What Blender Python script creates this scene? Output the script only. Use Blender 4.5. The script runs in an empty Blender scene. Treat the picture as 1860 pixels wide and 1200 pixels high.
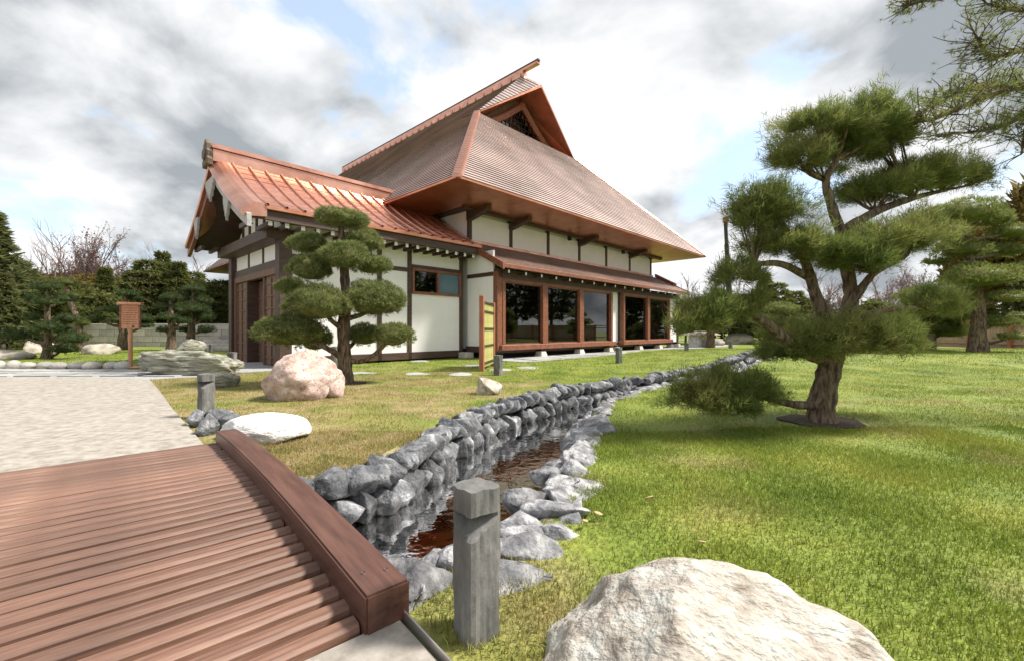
import bpy, math, random
import numpy as np
R = math.radians
rng = np.random.default_rng(7)
random.seed(7)
scn = bpy.context.scene
col = scn.collection
# ---------------------------------------------------------------- camera
H = 1.05; F = 800.0
cam_d = bpy.data.cameras.new("camera"); cam = bpy.data.objects.new("camera", cam_d); col.objects.link(cam)
cam.location = (0, 0, H); cam.rotation_euler = (R(90), 0, 0)
cam_d.sensor_width = 36; cam_d.sensor_fit = 'HORIZONTAL'; cam_d.lens = 36*F/1860
cam_d.clip_start = 0.05; cam_d.clip_end = 2000
scn.camera = cam
# ---------------------------------------------------------------- world, sun, exposure
SUN = np.array([.85, 0.08, 1.1]); SUN = SUN/np.linalg.norm(SUN)
w = bpy.data.worlds.new("World"); scn.world = w; w.use_nodes = True
nt = w.node_tree; nt.nodes.clear()
def N(t, **k):
    n = nt.nodes.new(t)
    for a, b in k.items(): setattr(n, a, b)
    return n
L = lambda a, b: nt.links.new(a, b)
out = N('ShaderNodeOutputWorld'); bg = N('ShaderNodeBackground'); bg.inputs[1].default_value = 0.1
sky = N('ShaderNodeTexSky'); sky.sky_type = 'NISHITA'; sky.sun_disc = False
sky.sun_elevation = math.asin(SUN[2]); sky.sun_rotation = math.atan2(SUN[0], SUN[1])
tc = N('ShaderNodeTexCoord'); sep = N('ShaderNodeSeparateXYZ'); L(tc.outputs['Generated'], sep.inputs[0])
zz = N('ShaderNodeMath', operation='MAXIMUM'); L(sep.outputs[2], zz.inputs[0]); zz.inputs[1].default_value = 0.0
za = N('ShaderNodeMath', operation='ADD'); L(zz.outputs[0], za.inputs[0]); za.inputs[1].default_value = 0.42
dx = N('ShaderNodeMath', operation='DIVIDE'); L(sep.outputs[0], dx.inputs[0]); L(za.outputs[0], dx.inputs[1])
dy = N('ShaderNodeMath', operation='DIVIDE'); L(sep.outputs[1], dy.inputs[0]); L(za.outputs[0], dy.inputs[1])
cb = N('ShaderNodeCombineXYZ'); L(dx.outputs[0], cb.inputs[0]); L(dy.outputs[0], cb.inputs[1])
def wnoise(scale, detail, off, rough=0.55):
    m = N('ShaderNodeMapping'); m.inputs['Location'].default_value = off; L(cb.outputs[0], m.inputs[0])
    n = N('ShaderNodeTexNoise'); n.inputs['Scale'].default_value = scale; n.inputs['Detail'].default_value = detail
    n.inputs['Roughness'].default_value = rough; n.inputs['Distortion'].default_value = 0.25; L(m.outputs[0], n.inputs[0]); return n
def wramp(src, stops):
    r = N('ShaderNodeValToRGB'); el = r.color_ramp.elements
    while len(el) < len(stops): el.new(0.5)
    for e, (p, c) in zip(el, stops): e.position = p; e.color = (*c, 1)
    L(src, r.inputs[0]); return r
cov = wramp(wnoise(2.3, 11, (3.1, 1.7, 0.0)).outputs[0], [(0.345, (0, 0, 0)), (0.43, (1, 1, 1))])
shade = wramp(wnoise(2.6, 12, (7.3, 2.2, 4.0), 0.52).outputs[0], [(0.40, (4.7, 4.7, 4.75)), (0.50, (3.5, 3.6, 3.7)), (0.62, (1.75, 1.9, 2.05))])
mix = N('ShaderNodeMix'); mix.data_type = 'RGBA'
skb = N('ShaderNodeMix'); skb.data_type = 'RGBA'; skb.inputs[0].default_value = 0.45
L(sky.outputs[0], skb.inputs[6]); skb.inputs[7].default_value = (4.2, 5.0, 5.6, 1)
L(cov.outputs[0], mix.inputs[0]); L(skb.outputs[2], mix.inputs[6]); L(shade.outputs[0], mix.inputs[7])
L(mix.outputs[2], bg.inputs[0]); L(bg.outputs[0], out.inputs[0])
sl = bpy.data.lights.new("sun", 'SUN'); sl.energy = 3.3; sl.angle = R(9); sl.color = (1.0, 0.94, 0.85)
so = bpy.data.objects.new("sun", sl); col.objects.link(so)
from mathutils import Vector, Matrix
so.rotation_euler = Vector(-SUN).to_track_quat('-Z', 'Y').to_euler()
scn.view_settings.view_transform = 'Standard'; scn.view_settings.look = 'None'
scn.view_settings.exposure = 1.25; scn.view_settings.gamma = 1.0
# ---------------------------------------------------------------- helpers
def at(px, py, d):
    return np.array([(px-930)/F*d, d, H-(py-600)/F*d])
def gnd(px, py, z=0.0):
    d = (H-z)*F/(py-600); return np.array([(px-930)/F*d, d, z])

def mat(name, c1, c2=None, c3=None, rough=0.7, metal=0.0, scale=4.0, detail=6, bump=0.0, bscale=None, stretch=(1, 1, 1),
        coord='Object', lo=0.35, hi=0.65, rnd=0.0, spec=0.5, attr=None, bdist=0.02):
    m = bpy.data.materials.new(name); m.use_nodes = True; t = m.node_tree; nd = t.nodes; b = nd['Principled BSDF']
    b.inputs['Roughness'].default_value = rough; b.inputs['Metallic'].default_value = metal
    b.inputs['Specular IOR Level'].default_value = spec
    g = nd.new('ShaderNodeNewGeometry') if coord == 'World' else nd.new('ShaderNodeTexCoord')
    src = g.outputs['Position'] if coord == 'World' else g.outputs[coord]
    mp = nd.new('ShaderNodeMapping'); mp.inputs['Scale'].default_value = stretch; t.links.new(src, mp.inputs[0])
    c2 = c2 or c1
    n = nd.new('ShaderNodeTexNoise'); n.inputs['Scale'].default_value = scale; n.inputs['Detail'].default_value = detail
    n.inputs['Roughness'].default_value = 0.62
    t.links.new(mp.outputs[0], n.inputs[0])
    r = nd.new('ShaderNodeValToRGB'); el = r.color_ramp.elements
    stops = [(lo, c1), (hi, c2)] if c3 is None else [(lo, c1), ((lo+hi)/2, c2), (hi, c3)]
    while len(el) < len(stops): el.new(0.5)
    for e, (p, c) in zip(el, stops): e.position = p; e.color = (*c, 1)
    t.links.new(n.outputs[0], r.inputs[0]); last = r.outputs[0]
    if rnd:
        oi = nd.new('ShaderNodeObjectInfo') if not attr else nd.new('ShaderNodeAttribute')
        if attr: oi.attribute_name = attr
        mr = nd.new('ShaderNodeMapRange'); mr.inputs[3].default_value = 1-rnd; mr.inputs[4].default_value = 1+rnd
        t.links.new(oi.outputs['Fac'] if attr else oi.outputs['Random'], mr.inputs[0])
        hs = nd.new('ShaderNodeHueSaturation'); t.links.new(mr.outputs[0], hs.inputs['Value']); t.links.new(last, hs.inputs['Color']); last = hs.outputs[0]
    t.links.new(last, b.inputs['Base Color'])
    if bump:
        n2 = nd.new('ShaderNodeTexNoise'); n2.inputs['Scale'].default_value = bscale or scale*4; n2.inputs['Detail'].default_value = 8
        t.links.new(mp.outputs[0], n2.inputs[0])
        bp = nd.new('ShaderNodeBump'); bp.inputs['Strength'].default_value = bump; bp.inputs['Distance'].default_value = bdist
        t.links.new(n2.outputs[0], bp.inputs['Height']); t.links.new(bp.outputs[0], b.inputs['Normal'])
    return m

M = {}
M['plaster'] = mat('white_plaster', (.83, .80, .815), (.88, .86, .875), rough=.85, scale=1.5, bump=.08, bscale=60)
M['dwood'] = mat('dark_stained_wood', (.045, .024, .017), (.085, .048, .034), rough=.55, scale=3, stretch=(1, 1, 6), bump=.2, bscale=20)
M['dwoodh'] = mat('dark_stained_beam', (.045, .024, .017), (.085, .048, .034), rough=.55, scale=3, stretch=(.6, 6, 6), bump=.2, bscale=20)
M['door'] = mat('brown_door_wood', (.13, .066, .04), (.19, .10, .062), rough=.6, scale=3, stretch=(4, 4, .6), bump=.1)
M['rwood'] = mat('red_brown_frame_wood', (.15, .055, .03), (.26, .10, .055), rough=.45, scale=4, stretch=(2, 2, 2), bump=.1)
M['greywood'] = mat('pale_grey_wood', (.30, .28, .28), (.44, .42, .42), rough=.6, scale=5, stretch=(1, 4, 1), bump=.2)
M['white'] = mat('white_paint', (.80, .80, .80), rough=.6)
M['black'] = mat('black_metal', (.012, .012, .013), rough=.5)
M['copper'] = mat('copper_sheet', (.48, .22, .15), (.74, .40, .29), rough=.30, metal=.85, scale=1.2, bump=.12, bscale=9, rnd=.06)
M['soffit'] = mat('copper_soffit', (.52, .20, .11), (.66, .30, .18), rough=.33, metal=.8, scale=1.4, bump=.35, bscale=4, bdist=.04)
M['footing'] = mat('pale_footing_stone', (.48, .44, .38), (.6, .56, .5), rough=.9, scale=8, bump=.2)
M['dark'] = mat('interior_wood', (.15, .115, .08), (.21, .165, .12), rough=.9)
M['concrete'] = mat('path_concrete', (.22, .195, .165), (.30, .27, .235), (.37, .34, .30), rough=.9, scale=11, detail=15, bump=.5, bscale=70, coord='World', bdist=.006)
M['gravel'] = mat('pale_gravel', (.22, .22, .22), (.45, .45, .45), rough=.95, scale=45, bump=.8, bscale=60, coord='World', lo=.3, hi=.7)
M['flag'] = mat('flagstone', (.25, .25, .245), (.38, .38, .365), rough=.85, scale=3, bump=.3, bscale=14, rnd=.15)
M['plank'] = mat('bridge_plank_wood', (.10, .05, .034), (.18, .095, .064), (.26, .155, .112), rough=.55, scale=2.6, stretch=(.7, 9, 9), bump=.35, bscale=5, rnd=.22, bdist=.01)
M['beam'] = mat('bridge_beam_wood', (.06, .026, .018), (.095, .042, .029), (.125, .06, .043), rough=.42, scale=2.2, stretch=(9, .7, 9), bump=.25, bscale=5, bdist=.01)
M['bark'] = mat('pine_bark', (.05, .034, .022), (.13, .09, .06), (.21, .155, .105), rough=.95, scale=22, stretch=(1, 1, .22), bump=1.0, bscale=26, coord='World', bdist=.04, lo=.4, hi=.6)
M['bark2'] = mat('grey_bark', (.10, .075, .055), (.2, .16, .125), rough=.95, scale=9, stretch=(1, 1, .3), bump=.8, bscale=20, coord='World')
M['twig'] = mat('bare_twig', (.13, .095, .085), (.2, .15, .135), rough=.95, scale=3)
M['pine'] = mat('pine_needles', (.12, .165, .04), (.19, .225, .06), (.26, .26, .085), rough=.6, scale=2.2, coord='World', rnd=.45, attr='rnd', spec=.3)
M['juniper'] = mat('juniper_foliage', (.13, .165, .05), (.20, .23, .08), (.28, .29, .12), rough=.7, scale=7, coord='World', rnd=.45, attr='rnd', spec=.25)
M['darkpine'] = mat('dark_pine_needles', (.05, .075, .028), (.085, .115, .042), rough=.75, scale=1, coord='World', rnd=.5, attr='rnd', spec=.2)
M['con'] = mat('conifer_foliage', (.10, .12, .045), (.16, .17, .065), rough=.75, scale=1, coord='World', rnd=.5, attr='rnd', spec=.2)
M['con2'] = mat('pale_conifer_foliage', (.10, .12, .035), (.15, .16, .05), rough=.75, scale=1, coord='World', rnd=.5, attr='rnd', spec=.2)
M['ochre'] = mat('ochre_foliage', (.12, .095, .025), (.2, .14, .04), rough=.8, scale=1, coord='World', rnd=.5, attr='rnd', spec=.2)
M['buds'] = mat('pinkish_buds', (.17, .09, .075), (.26, .16, .14), rough=.8, scale=1, coord='World', rnd=.4, attr='rnd', spec=.2)
M['soil'] = mat('bark_mulch_soil', (.03, .022, .015), (.085, .06, .042), rough=1, scale=30, bump=1, bscale=50, coord='World')
M['bamboo'] = mat('yellow_green_bamboo', (.36, .34, .11), (.5, .47, .2), rough=.45, scale=4, rnd=.15)
M['redpost'] = mat('red_brown_post', (.30, .10, .055), (.42, .16, .09), rough=.6, scale=4, stretch=(3, 3, .5))
M['tan'] = mat('tan_fence_board', (.36, .25, .17), (.48, .35, .25), rough=.8, scale=4, rnd=.15)
M['block'] = mat('pale_wall_block', (.40, .36, .33), (.54, .49, .46), rough=.9, scale=4, bump=.3, rnd=.14)
M['signw'] = mat('orange_sign_wood', (.42, .19, .09), (.55, .28, .15), rough=.6, scale=4, stretch=(5, 5, .6))
M['ink'] = mat('dark_red_print', (.16, .03, .02), rough=.7)
M['stone'] = mat('grey_veined_stone', (.055, .058, .066), (.15, .155, .165), (.50, .50, .51), rough=.7, scale=8, detail=12, bump=1, bscale=22, lo=.38, hi=.74, rnd=.4, coord='World', bdist=.03)
M['stonel'] = mat('pale_grey_stone', (.08, .08, .088), (.19, .19, .20), (.44, .435, .43), rough=.8, scale=9, detail=12, bump=1, bscale=22, lo=.34, hi=.66, rnd=.3, coord='World', bdist=.03)
M['bollard'] = mat('dark_grey_basalt', (.085, .083, .08), (.15, .147, .14), (.23, .22, .205), rough=.85, scale=6, stretch=(1, 1, .5), bump=.8, bscale=16, bdist=.015)
M['white_rock'] = mat('white_marble_boulder', (.22, .21, .19), (.50, .49, .47), (.66, .65, .64), rough=.8, scale=5, detail=14, bump=1, bscale=10, lo=.25, hi=.55)
M['pale_rock'] = mat('pale_greenish_pink_boulder', (.24, .20, .16), (.42, .385, .335), (.50, .50, .46), rough=.85, scale=4.5, detail=15, bump=1, bscale=14, stretch=(.9, 1.1, 1.5), bdist=.03)
M['slab_rock'] = mat('layered_green_grey_rock', (.11, .095, .07), (.27, .27, .21), (.42, .42, .35), rough=.9, scale=2.2, detail=10, bump=1, bscale=5, stretch=(1, 1, 3), bdist=.06)
M['tan_rock'] = mat('tan_boulder', (.2, .17, .13), (.40, .36, .30), (.52, .48, .42), rough=.9, scale=1.8, detail=10, bump=.7, bscale=6)
M['cobble'] = mat('smooth_cobble', (.36, .34, .30), (.5, .47, .42), rough=.7, scale=3, rnd=.2)
M['steel'] = mat('steel_edging', (.45, .43, .4), rough=.4, metal=.8)
M['litter'] = mat('dry_leaf', (.36, .22, .11), (.5, .36, .2), rough=.8)
def leafy(m, k=.48):
    t = m.node_tree; nd = t.nodes; b = nd['Principled BSDF']; o = [n for n in nd if n.type == 'OUTPUT_MATERIAL'][0]
    tl = nd.new('ShaderNodeBsdfTranslucent'); mx = nd.new('ShaderNodeMixShader'); mx.inputs[0].default_value = k
    t.links.new(b.inputs['Base Color'].links[0].from_socket, tl.inputs[0]); t.links.new(b.outputs[0], mx.inputs[1]); t.links.new(tl.outputs[0], mx.inputs[2]); t.links.new(mx.outputs[0], o.inputs[0])
for k_ in ('pine', 'juniper', 'darkpine', 'con', 'con2', 'ochre', 'buds'): leafy(M[k_])
# pink boulder: pits
m = mat('pink_pitted_boulder', (.30, .20, .165), (.48, .35, .30), (.58, .47, .42), rough=.9, scale=3, detail=10, bump=.5, bscale=10); M['pink'] = m
t = m.node_tree; vo = t.nodes.new('ShaderNodeTexVoronoi'); vo.inputs['Scale'].default_value = 11; tcn = t.nodes.new('ShaderNodeTexCoord'); nz = t.nodes.new('ShaderNodeTexNoise'); nz.inputs['Scale'].default_value = 5
ad = t.nodes.new('ShaderNodeVectorMath'); t.links.new(tcn.outputs['Object'], ad.inputs[0]); t.links.new(nz.outputs['Color'], ad.inputs[1]); t.links.new(ad.outputs[0], vo.inputs[0])
rp = t.nodes.new('ShaderNodeValToRGB'); rp.color_ramp.elements[0].position = .08; rp.color_ramp.elements[1].position = .28; t.links.new(vo.outputs[0], rp.inputs[0])
b2 = t.nodes.new('ShaderNodeBump'); b2.inputs['Distance'].default_value = .05; b2.inputs['Strength'].default_value = .9; t.links.new(rp.outputs[0], b2.inputs['Height'])
bo = [n for n in t.nodes if n.type == 'BUMP' and n != b2][0]; t.links.new(bo.outputs[0], b2.inputs['Normal']); t.links.new(b2.outputs[0], t.nodes['Principled BSDF'].inputs['Normal'])
# shingled copper: UV brick joints tint + relief
def shingle(name, c1, c2, c3, rough, metal, sx):
    m = bpy.data.materials.new(name); m.use_nodes = True; t = m.node_tree; nd = t.nodes; b = nd['Principled BSDF']
    uv = nd.new('ShaderNodeTexCoord'); br = nd.new('ShaderNodeTexBrick'); t.links.new(uv.outputs['UV'], br.inputs[0])
    br.inputs['Scale'].default_value = 1; br.inputs['Brick Width'].default_value = sx; br.inputs['Row Height'].default_value = 1.0
    br.inputs['Mortar Size'].default_value = .012; br.inputs['Color1'].default_value = (*c1, 1); br.inputs['Color2'].default_value = (*c2, 1); br.inputs['Mortar'].default_value = (*c3, 1)
    nz = nd.new('ShaderNodeTexNoise'); nz.inputs['Scale'].default_value = .35; nz.inputs['Detail'].default_value = 7; t.links.new(uv.outputs['Object'], nz.inputs[0])
    mr = nd.new('ShaderNodeMapRange'); mr.inputs[1].default_value = .3; mr.inputs[2].default_value = .7; mr.inputs[3].default_value = .7; mr.inputs[4].default_value = 1.25; t.links.new(nz.outputs[0], mr.inputs[0])
    hs = nd.new('ShaderNodeHueSaturation'); t.links.new(br.outputs[0], hs.inputs['Color']); t.links.new(mr.outputs[0], hs.inputs['Value']); t.links.new(hs.outputs[0], b.inputs['Base Color'])
    b.inputs['Metallic'].default_value = metal; b.inputs['Roughness'].default_value = rough
    return m
M['shingle'] = shingle('copper_shingles', (.40, .315, .29), (.50, .40, .37), (.23, .16, .135), .48, .5, 2.2)
M['shingle2'] = shingle('brown_copper_shingles', (.38, .25, .21), (.46, .32, .28), (.16, .10, .08), .42, .5, 1.4)
M['panel'] = shingle('copper_roof_panels', (.62, .29, .20), (.71, .37, .27), (.28, .11, .07), .28, .85, 1.6)
# glass: tinted, reflecting
def glassmat(name, tint, minref=.06):
    m = bpy.data.materials.new(name); m.use_nodes = True; t = m.node_tree; nd = t.nodes; nd.clear()
    o = nd.new('ShaderNodeOutputMaterial'); mx = nd.new('ShaderNodeMixShader'); tr = nd.new('ShaderNodeBsdfTransparent'); gl = nd.new('ShaderNodeBsdfGlossy')
    tr.inputs[0].default_value = (*tint, 1); gl.inputs['Roughness'].default_value = .015
    fr = nd.new('ShaderNodeFresnel'); fr.inputs[0].default_value = 2.2
    t.links.new(fr.outputs[0], mx.inputs[0]); t.links.new(tr.outputs[0], mx.inputs[1]); t.links.new(gl.outputs[0], mx.inputs[2]); t.links.new(mx.outputs[0], o.inputs[0]); return m
M['glass'] = glassmat('window_glass', (.50, .58, .53))
M['bluepane'] = mat('blue_window_pane', (.10, .17, .22), (.12, .20, .26), rough=.15)  # opaque glossy pane in two close blues
# water
m = bpy.data.materials.new('stream_water'); m.use_nodes = True; M['water'] = m; t = m.node_tree; nd = t.nodes; nd.clear()
o = nd.new('ShaderNodeOutputMaterial'); mx = nd.new('ShaderNodeMixShader'); tr = nd.new('ShaderNodeBsdfTransparent'); gl = nd.new('ShaderNodeBsdfGlossy'); fr = nd.new('ShaderNodeFresnel'); fr.inputs[0].default_value = 1.33
tr.inputs[0].default_value = (.62, .60, .44, 1); gl.inputs['Roughness'].default_value = .02
nz = nd.new('ShaderNodeTexNoise'); nz.inputs['Scale'].default_value = 9; nz.inputs['Detail'].default_value = 3; g = nd.new('ShaderNodeNewGeometry'); t.links.new(g.outputs['Position'], nz.inputs[0])
bp = nd.new('ShaderNodeBump'); bp.inputs['Strength'].default_value = .16; bp.inputs['Distance'].default_value = .02; t.links.new(nz.outputs[0], bp.inputs['Height'])
t.links.new(bp.outputs[0], gl.inputs['Normal']); t.links.new(bp.outputs[0], fr.inputs['Normal'])
t.links.new(fr.outputs[0], mx.inputs[0]); t.links.new(tr.outputs[0], mx.inputs[1]); t.links.new(gl.outputs[0], mx.inputs[2]); t.links.new(mx.outputs[0], o.inputs[0])
M['bed'] = mat('stream_bed_gravel', (.06, .055, .035), (.16, .14, .09), (.30, .27, .19), rough=.9, scale=22, bump=1, bscale=30, coord='World')
# lawn soil under blades and blades
def lawnmat(name, blades):
    m = bpy.data.materials.new(name); m.use_nodes = True; t = m.node_tree; nd = t.nodes; b = nd['Principled BSDF']
    g = nd.new('ShaderNodeNewGeometry'); sp = nd.new('ShaderNodeSeparateXYZ'); t.links.new(g.outputs['Position'], sp.inputs[0])
    def noise(s, d=5):
        n = nd.new('ShaderNodeTexNoise'); n.inputs['Scale'].default_value = s; n.inputs['Detail'].default_value = d; t.links.new(g.outputs['Position'], n.inputs[0]); return n.outputs[0]
    def ramp(src, st):
        r = nd.new('ShaderNodeValToRGB'); el = r.color_ramp.elements
        while len(el) < len(st): el.new(.5)
        for e, (p, c) in zip(el, st): e.position = p; e.color = (*c, 1)
        t.links.new(src, r.inputs[0]); return r.outputs[0]
    green = ramp(noise(1.3), [(.3, (.135, .195, .022)), (.5, (.21, .265, .04)), (.7, (.29, .31, .055))])
    dry = ramp(noise(3.0), [(.3, (.21, .20, .06)), (.5, (.33, .27, .11)), (.68, (.40, .32, .17))])
    # dry turf west of the stream, laid later than the green lawn
    pn = noise(.9, 4)
    mr = nd.new('ShaderNodeMapRange'); mr.inputs[1].default_value = 1.6; mr.inputs[2].default_value = -1.2; mr.inputs[3].default_value = -.12; mr.inputs[4].default_value = .16
    t.links.new(sp.outputs[0], mr.inputs[0])
    far = nd.new('ShaderNodeMapRange'); far.inputs[1].default_value = 9.0; far.inputs[2].default_value = 14; far.inputs[3].default_value = 0; far.inputs[4].default_value = -.3
    t.links.new(sp.outputs[1], far.inputs[0])
    a1 = nd.new('ShaderNodeMath'); t.links.new(pn, a1.inputs[0]); t.links.new(mr.outputs[0], a1.inputs[1])
    a2 = nd.new('ShaderNodeMath'); t.links.new(a1.outputs[0], a2.inputs[0]); t.links.new(far.outputs[0], a2.inputs[1])
    fac = ramp(a2.outputs[0], [(.44, (0, 0, 0)), (.68, (1, 1, 1))])
    mx = nd.new('ShaderNodeMix'); mx.data_type = 'RGBA'; t.links.new(fac, mx.inputs[0]); t.links.new(green, mx.inputs[6]); t.links.new(dry, mx.inputs[7]); last = mx.outputs[2]
    hs = nd.new('ShaderNodeHueSaturation'); t.links.new(last, hs.inputs['Color'])
    if blades:
        at_ = nd.new('ShaderNodeAttribute'); at_.attribute_name = 'rnd'
        v = nd.new('ShaderNodeMapRange'); v.inputs[3].default_value = .6; v.inputs[4].default_value = 1.45; t.links.new(at_.outputs['Fac'], v.inputs[0]); t.links.new(v.outputs[0], hs.inputs['Value'])
    else:
        v = nd.new('ShaderNodeMapRange'); v.inputs[1].default_value = .3; v.inputs[2].default_value = .7; v.inputs[3].default_value = .5; v.inputs[4].default_value = 1.05; t.links.new(noise(28, 6), v.inputs[0]); t.links.new(v.outputs[0], hs.inputs['Value'])
        bp = nd.new('ShaderNodeBump'); bp.inputs['Strength'].default_value = .8; bp.inputs['Distance'].default_value = .04; t.links.new(noise(30, 8), bp.inputs['Height']); t.links.new(bp.outputs[0], b.inputs['Normal'])
    t.links.new(hs.outputs[0], b.inputs['Base Color']); b.inputs['Roughness'].default_value = .7; b.inputs['Specular IOR Level'].default_value = .25
    return m
M['lawn'] = lawnmat('lawn_turf', False); M['blade'] = lawnmat('grass_blades', True); leafy(M['blade'], .35)

# ---- mesh helpers
def mk(name, me, m, parent=None, loc=(0, 0, 0), rot=(0, 0, 0), sc=(1, 1, 1), label=None, cat=None, group=None, kind=None):
    o = bpy.data.objects.new(name, me); col.objects.link(o)
    o.location = loc; o.rotation_euler = rot; o.scale = sc; o.parent = parent
    if m and me is not None and not me.materials: me.materials.append(M[m])
    for k, v in (('label', label), ('category', cat), ('group', group), ('kind', kind)):
        if v: o[k] = v
    return o
def empty(name, loc, rz=0, label=None, cat=None, group=None):
    return mk(name, None, None, None, loc, (0, 0, rz), (1, 1, 1), label, cat, group)
def tri_mesh(name, V, T, rnd=None, smooth=False):
    me = bpy.data.meshes.new(name); V = np.asarray(V, np.float32); T = np.asarray(T, np.int32)
    me.vertices.add(len(V)); me.vertices.foreach_set('co', V.ravel())
    k = T.shape[1]; me.loops.add(T.size); me.loops.foreach_set('vertex_index', T.ravel())
    me.polygons.add(len(T)); me.polygons.foreach_set('loop_start', np.arange(0, T.size, k, dtype=np.int32))
    me.update(calc_edges=True)
    if rnd is not None:
        a = me.attributes.new('rnd', 'FLOAT', 'POINT'); a.data.foreach_set('value', np.asarray(rnd, np.float32))
    if smooth: me.polygons.foreach_set('use_smooth', np.ones(len(T), bool))
    me.validate(); return me
class MB:
    def __init__(s): s.v = []; s.f = []; s.uv = {}
    def poly(s, pts, uv=None):
        n = len(s.v); s.v += [tuple(map(float, p)) for p in pts]; s.f.append(list(range(n, n+len(pts))))
        if uv is not None: s.uv[len(s.f)-1] = uv
    def hexa(s, c):   # 8 corners: bottom 4 ccw, top 4 ccw
        n = len(s.v); s.v += [tuple(map(float, p)) for p in c]
        for q in ((3, 2, 1, 0), (4, 5, 6, 7), (0, 1, 5, 4), (1, 2, 6, 5), (2, 3, 7, 6), (3, 0, 4, 7)): s.f.append([n+i for i in q])
    def box(s, x0, x1, y0, y1, z0, z1):
        s.hexa([(x0, y0, z0), (x1, y0, z0), (x1, y1, z0), (x0, y1, z0), (x0, y0, z1), (x1, y0, z1), (x1, y1, z1), (x0, y1, z1)]); return s
    def prism(s, prof, axis, a0, a1):   # profile of 2-d points extruded along axis 'x' or 'y'
        n = len(prof); base = len(s.v)
        for a in (a0, a1):
            for p, q in prof: s.v.append((a, p, q) if axis == 'x' else (p, a, q))
        s.f.append([base+i for i in range(n)][::-1]); s.f.append([base+n+i for i in range(n)])
        for i in range(n): j = (i+1) % n; s.f.append([base+i, base+j, base+n+j, base+n+i])
        return s
    def me(s, name, bevel=0, smooth=False):
        me = bpy.data.meshes.new(name); me.from_pydata(s.v, [], s.f)
        if s.uv:
            ul = me.uv_layers.new(name='UVMap')
            for i, uv in s.uv.items():
                for l, c in zip(me.polygons[i].loop_indices, uv): ul.data[l].uv = c
        import bmesh
        bm = bmesh.new(); bm.from_mesh(me); bmesh.ops.recalc_face_normals(bm, faces=bm.faces)
        if bevel:
            bmesh.ops.bevel(bm, geom=list(bm.edges), offset=bevel, segments=1, affect='EDGES', profile=.5)
        bm.to_mesh(me); bm.free()
        if smooth:
            for p in me.polygons: p.use_smooth = True
        return me
def box(name, m, parent, x0, x1, y0, y1, z0, z1, bevel=0, **k):
    cx, cy, cz = (x0+x1)/2, (y0+y1)/2, z0
    return mk(name, MB().box(x0-cx, x1-cx, y0-cy, y1-cy, 0, z1-z0).me(name, bevel), m, parent, (cx, cy, cz), **k)
def catmull(P, n=5):
    P = [np.asarray(p, float) for p in P]; Q = [2*P[0]-P[1]]+P+[2*P[-1]-P[-2]]; o = []
    for i in range(1, len(Q)-2):
        for k in range(n):
            t = k/n; a, b, c, d = Q[i-1:i+3]
            o.append(.5*(2*b+(c-a)*t+(2*a-5*b+4*c-d)*t*t+(3*b-a-3*c+d)*t**3))
    o.append(P[-1]); return np.array(o)
def tube(pts, r0, r1, sides=8, n=4, jit=.08, seed=0, flare=0):
    P = catmull(pts, n) if len(pts) > 2 else np.array(pts, float); K = len(P); g = np.random.default_rng(seed)
    s = np.linspace(0, 1, K); rad = r0+(r1-r0)*s
    if flare: rad = rad*(1+flare*np.exp(-s*K/2.2))
    T = np.gradient(P, axis=0); T /= np.linalg.norm(T, axis=1)[:, None]+1e-9
    up = np.array([0, 0, 1.]) if abs(T[0][2]) < .8 else np.array([1., 0, 0]); V = []
    for i in range(K):
        a = np.cross(T[i], up); a /= np.linalg.norm(a)+1e-9; b = np.cross(a, T[i]); up = b
        th = np.arange(sides)/sides*2*np.pi; rr = rad[i]*(1+jit*g.standard_normal(sides))
        V.append(P[i]+np.outer(rr*np.cos(th), a)+np.outer(rr*np.sin(th), b))
    V = np.concatenate(V); Tq = []
    for i in range(K-1):
        for j in range(sides):
            k = (j+1) % sides; Tq.append((i*sides+j, i*sides+k, (i+1)*sides+k, (i+1)*sides+j))
    return V, np.array(Tq)
def join(parts):
    V = []; T = []; n = 0
    for v, t in parts: V.append(v); T.append(t+n); n += len(v)
    return np.concatenate(V), np.concatenate(T)
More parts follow.
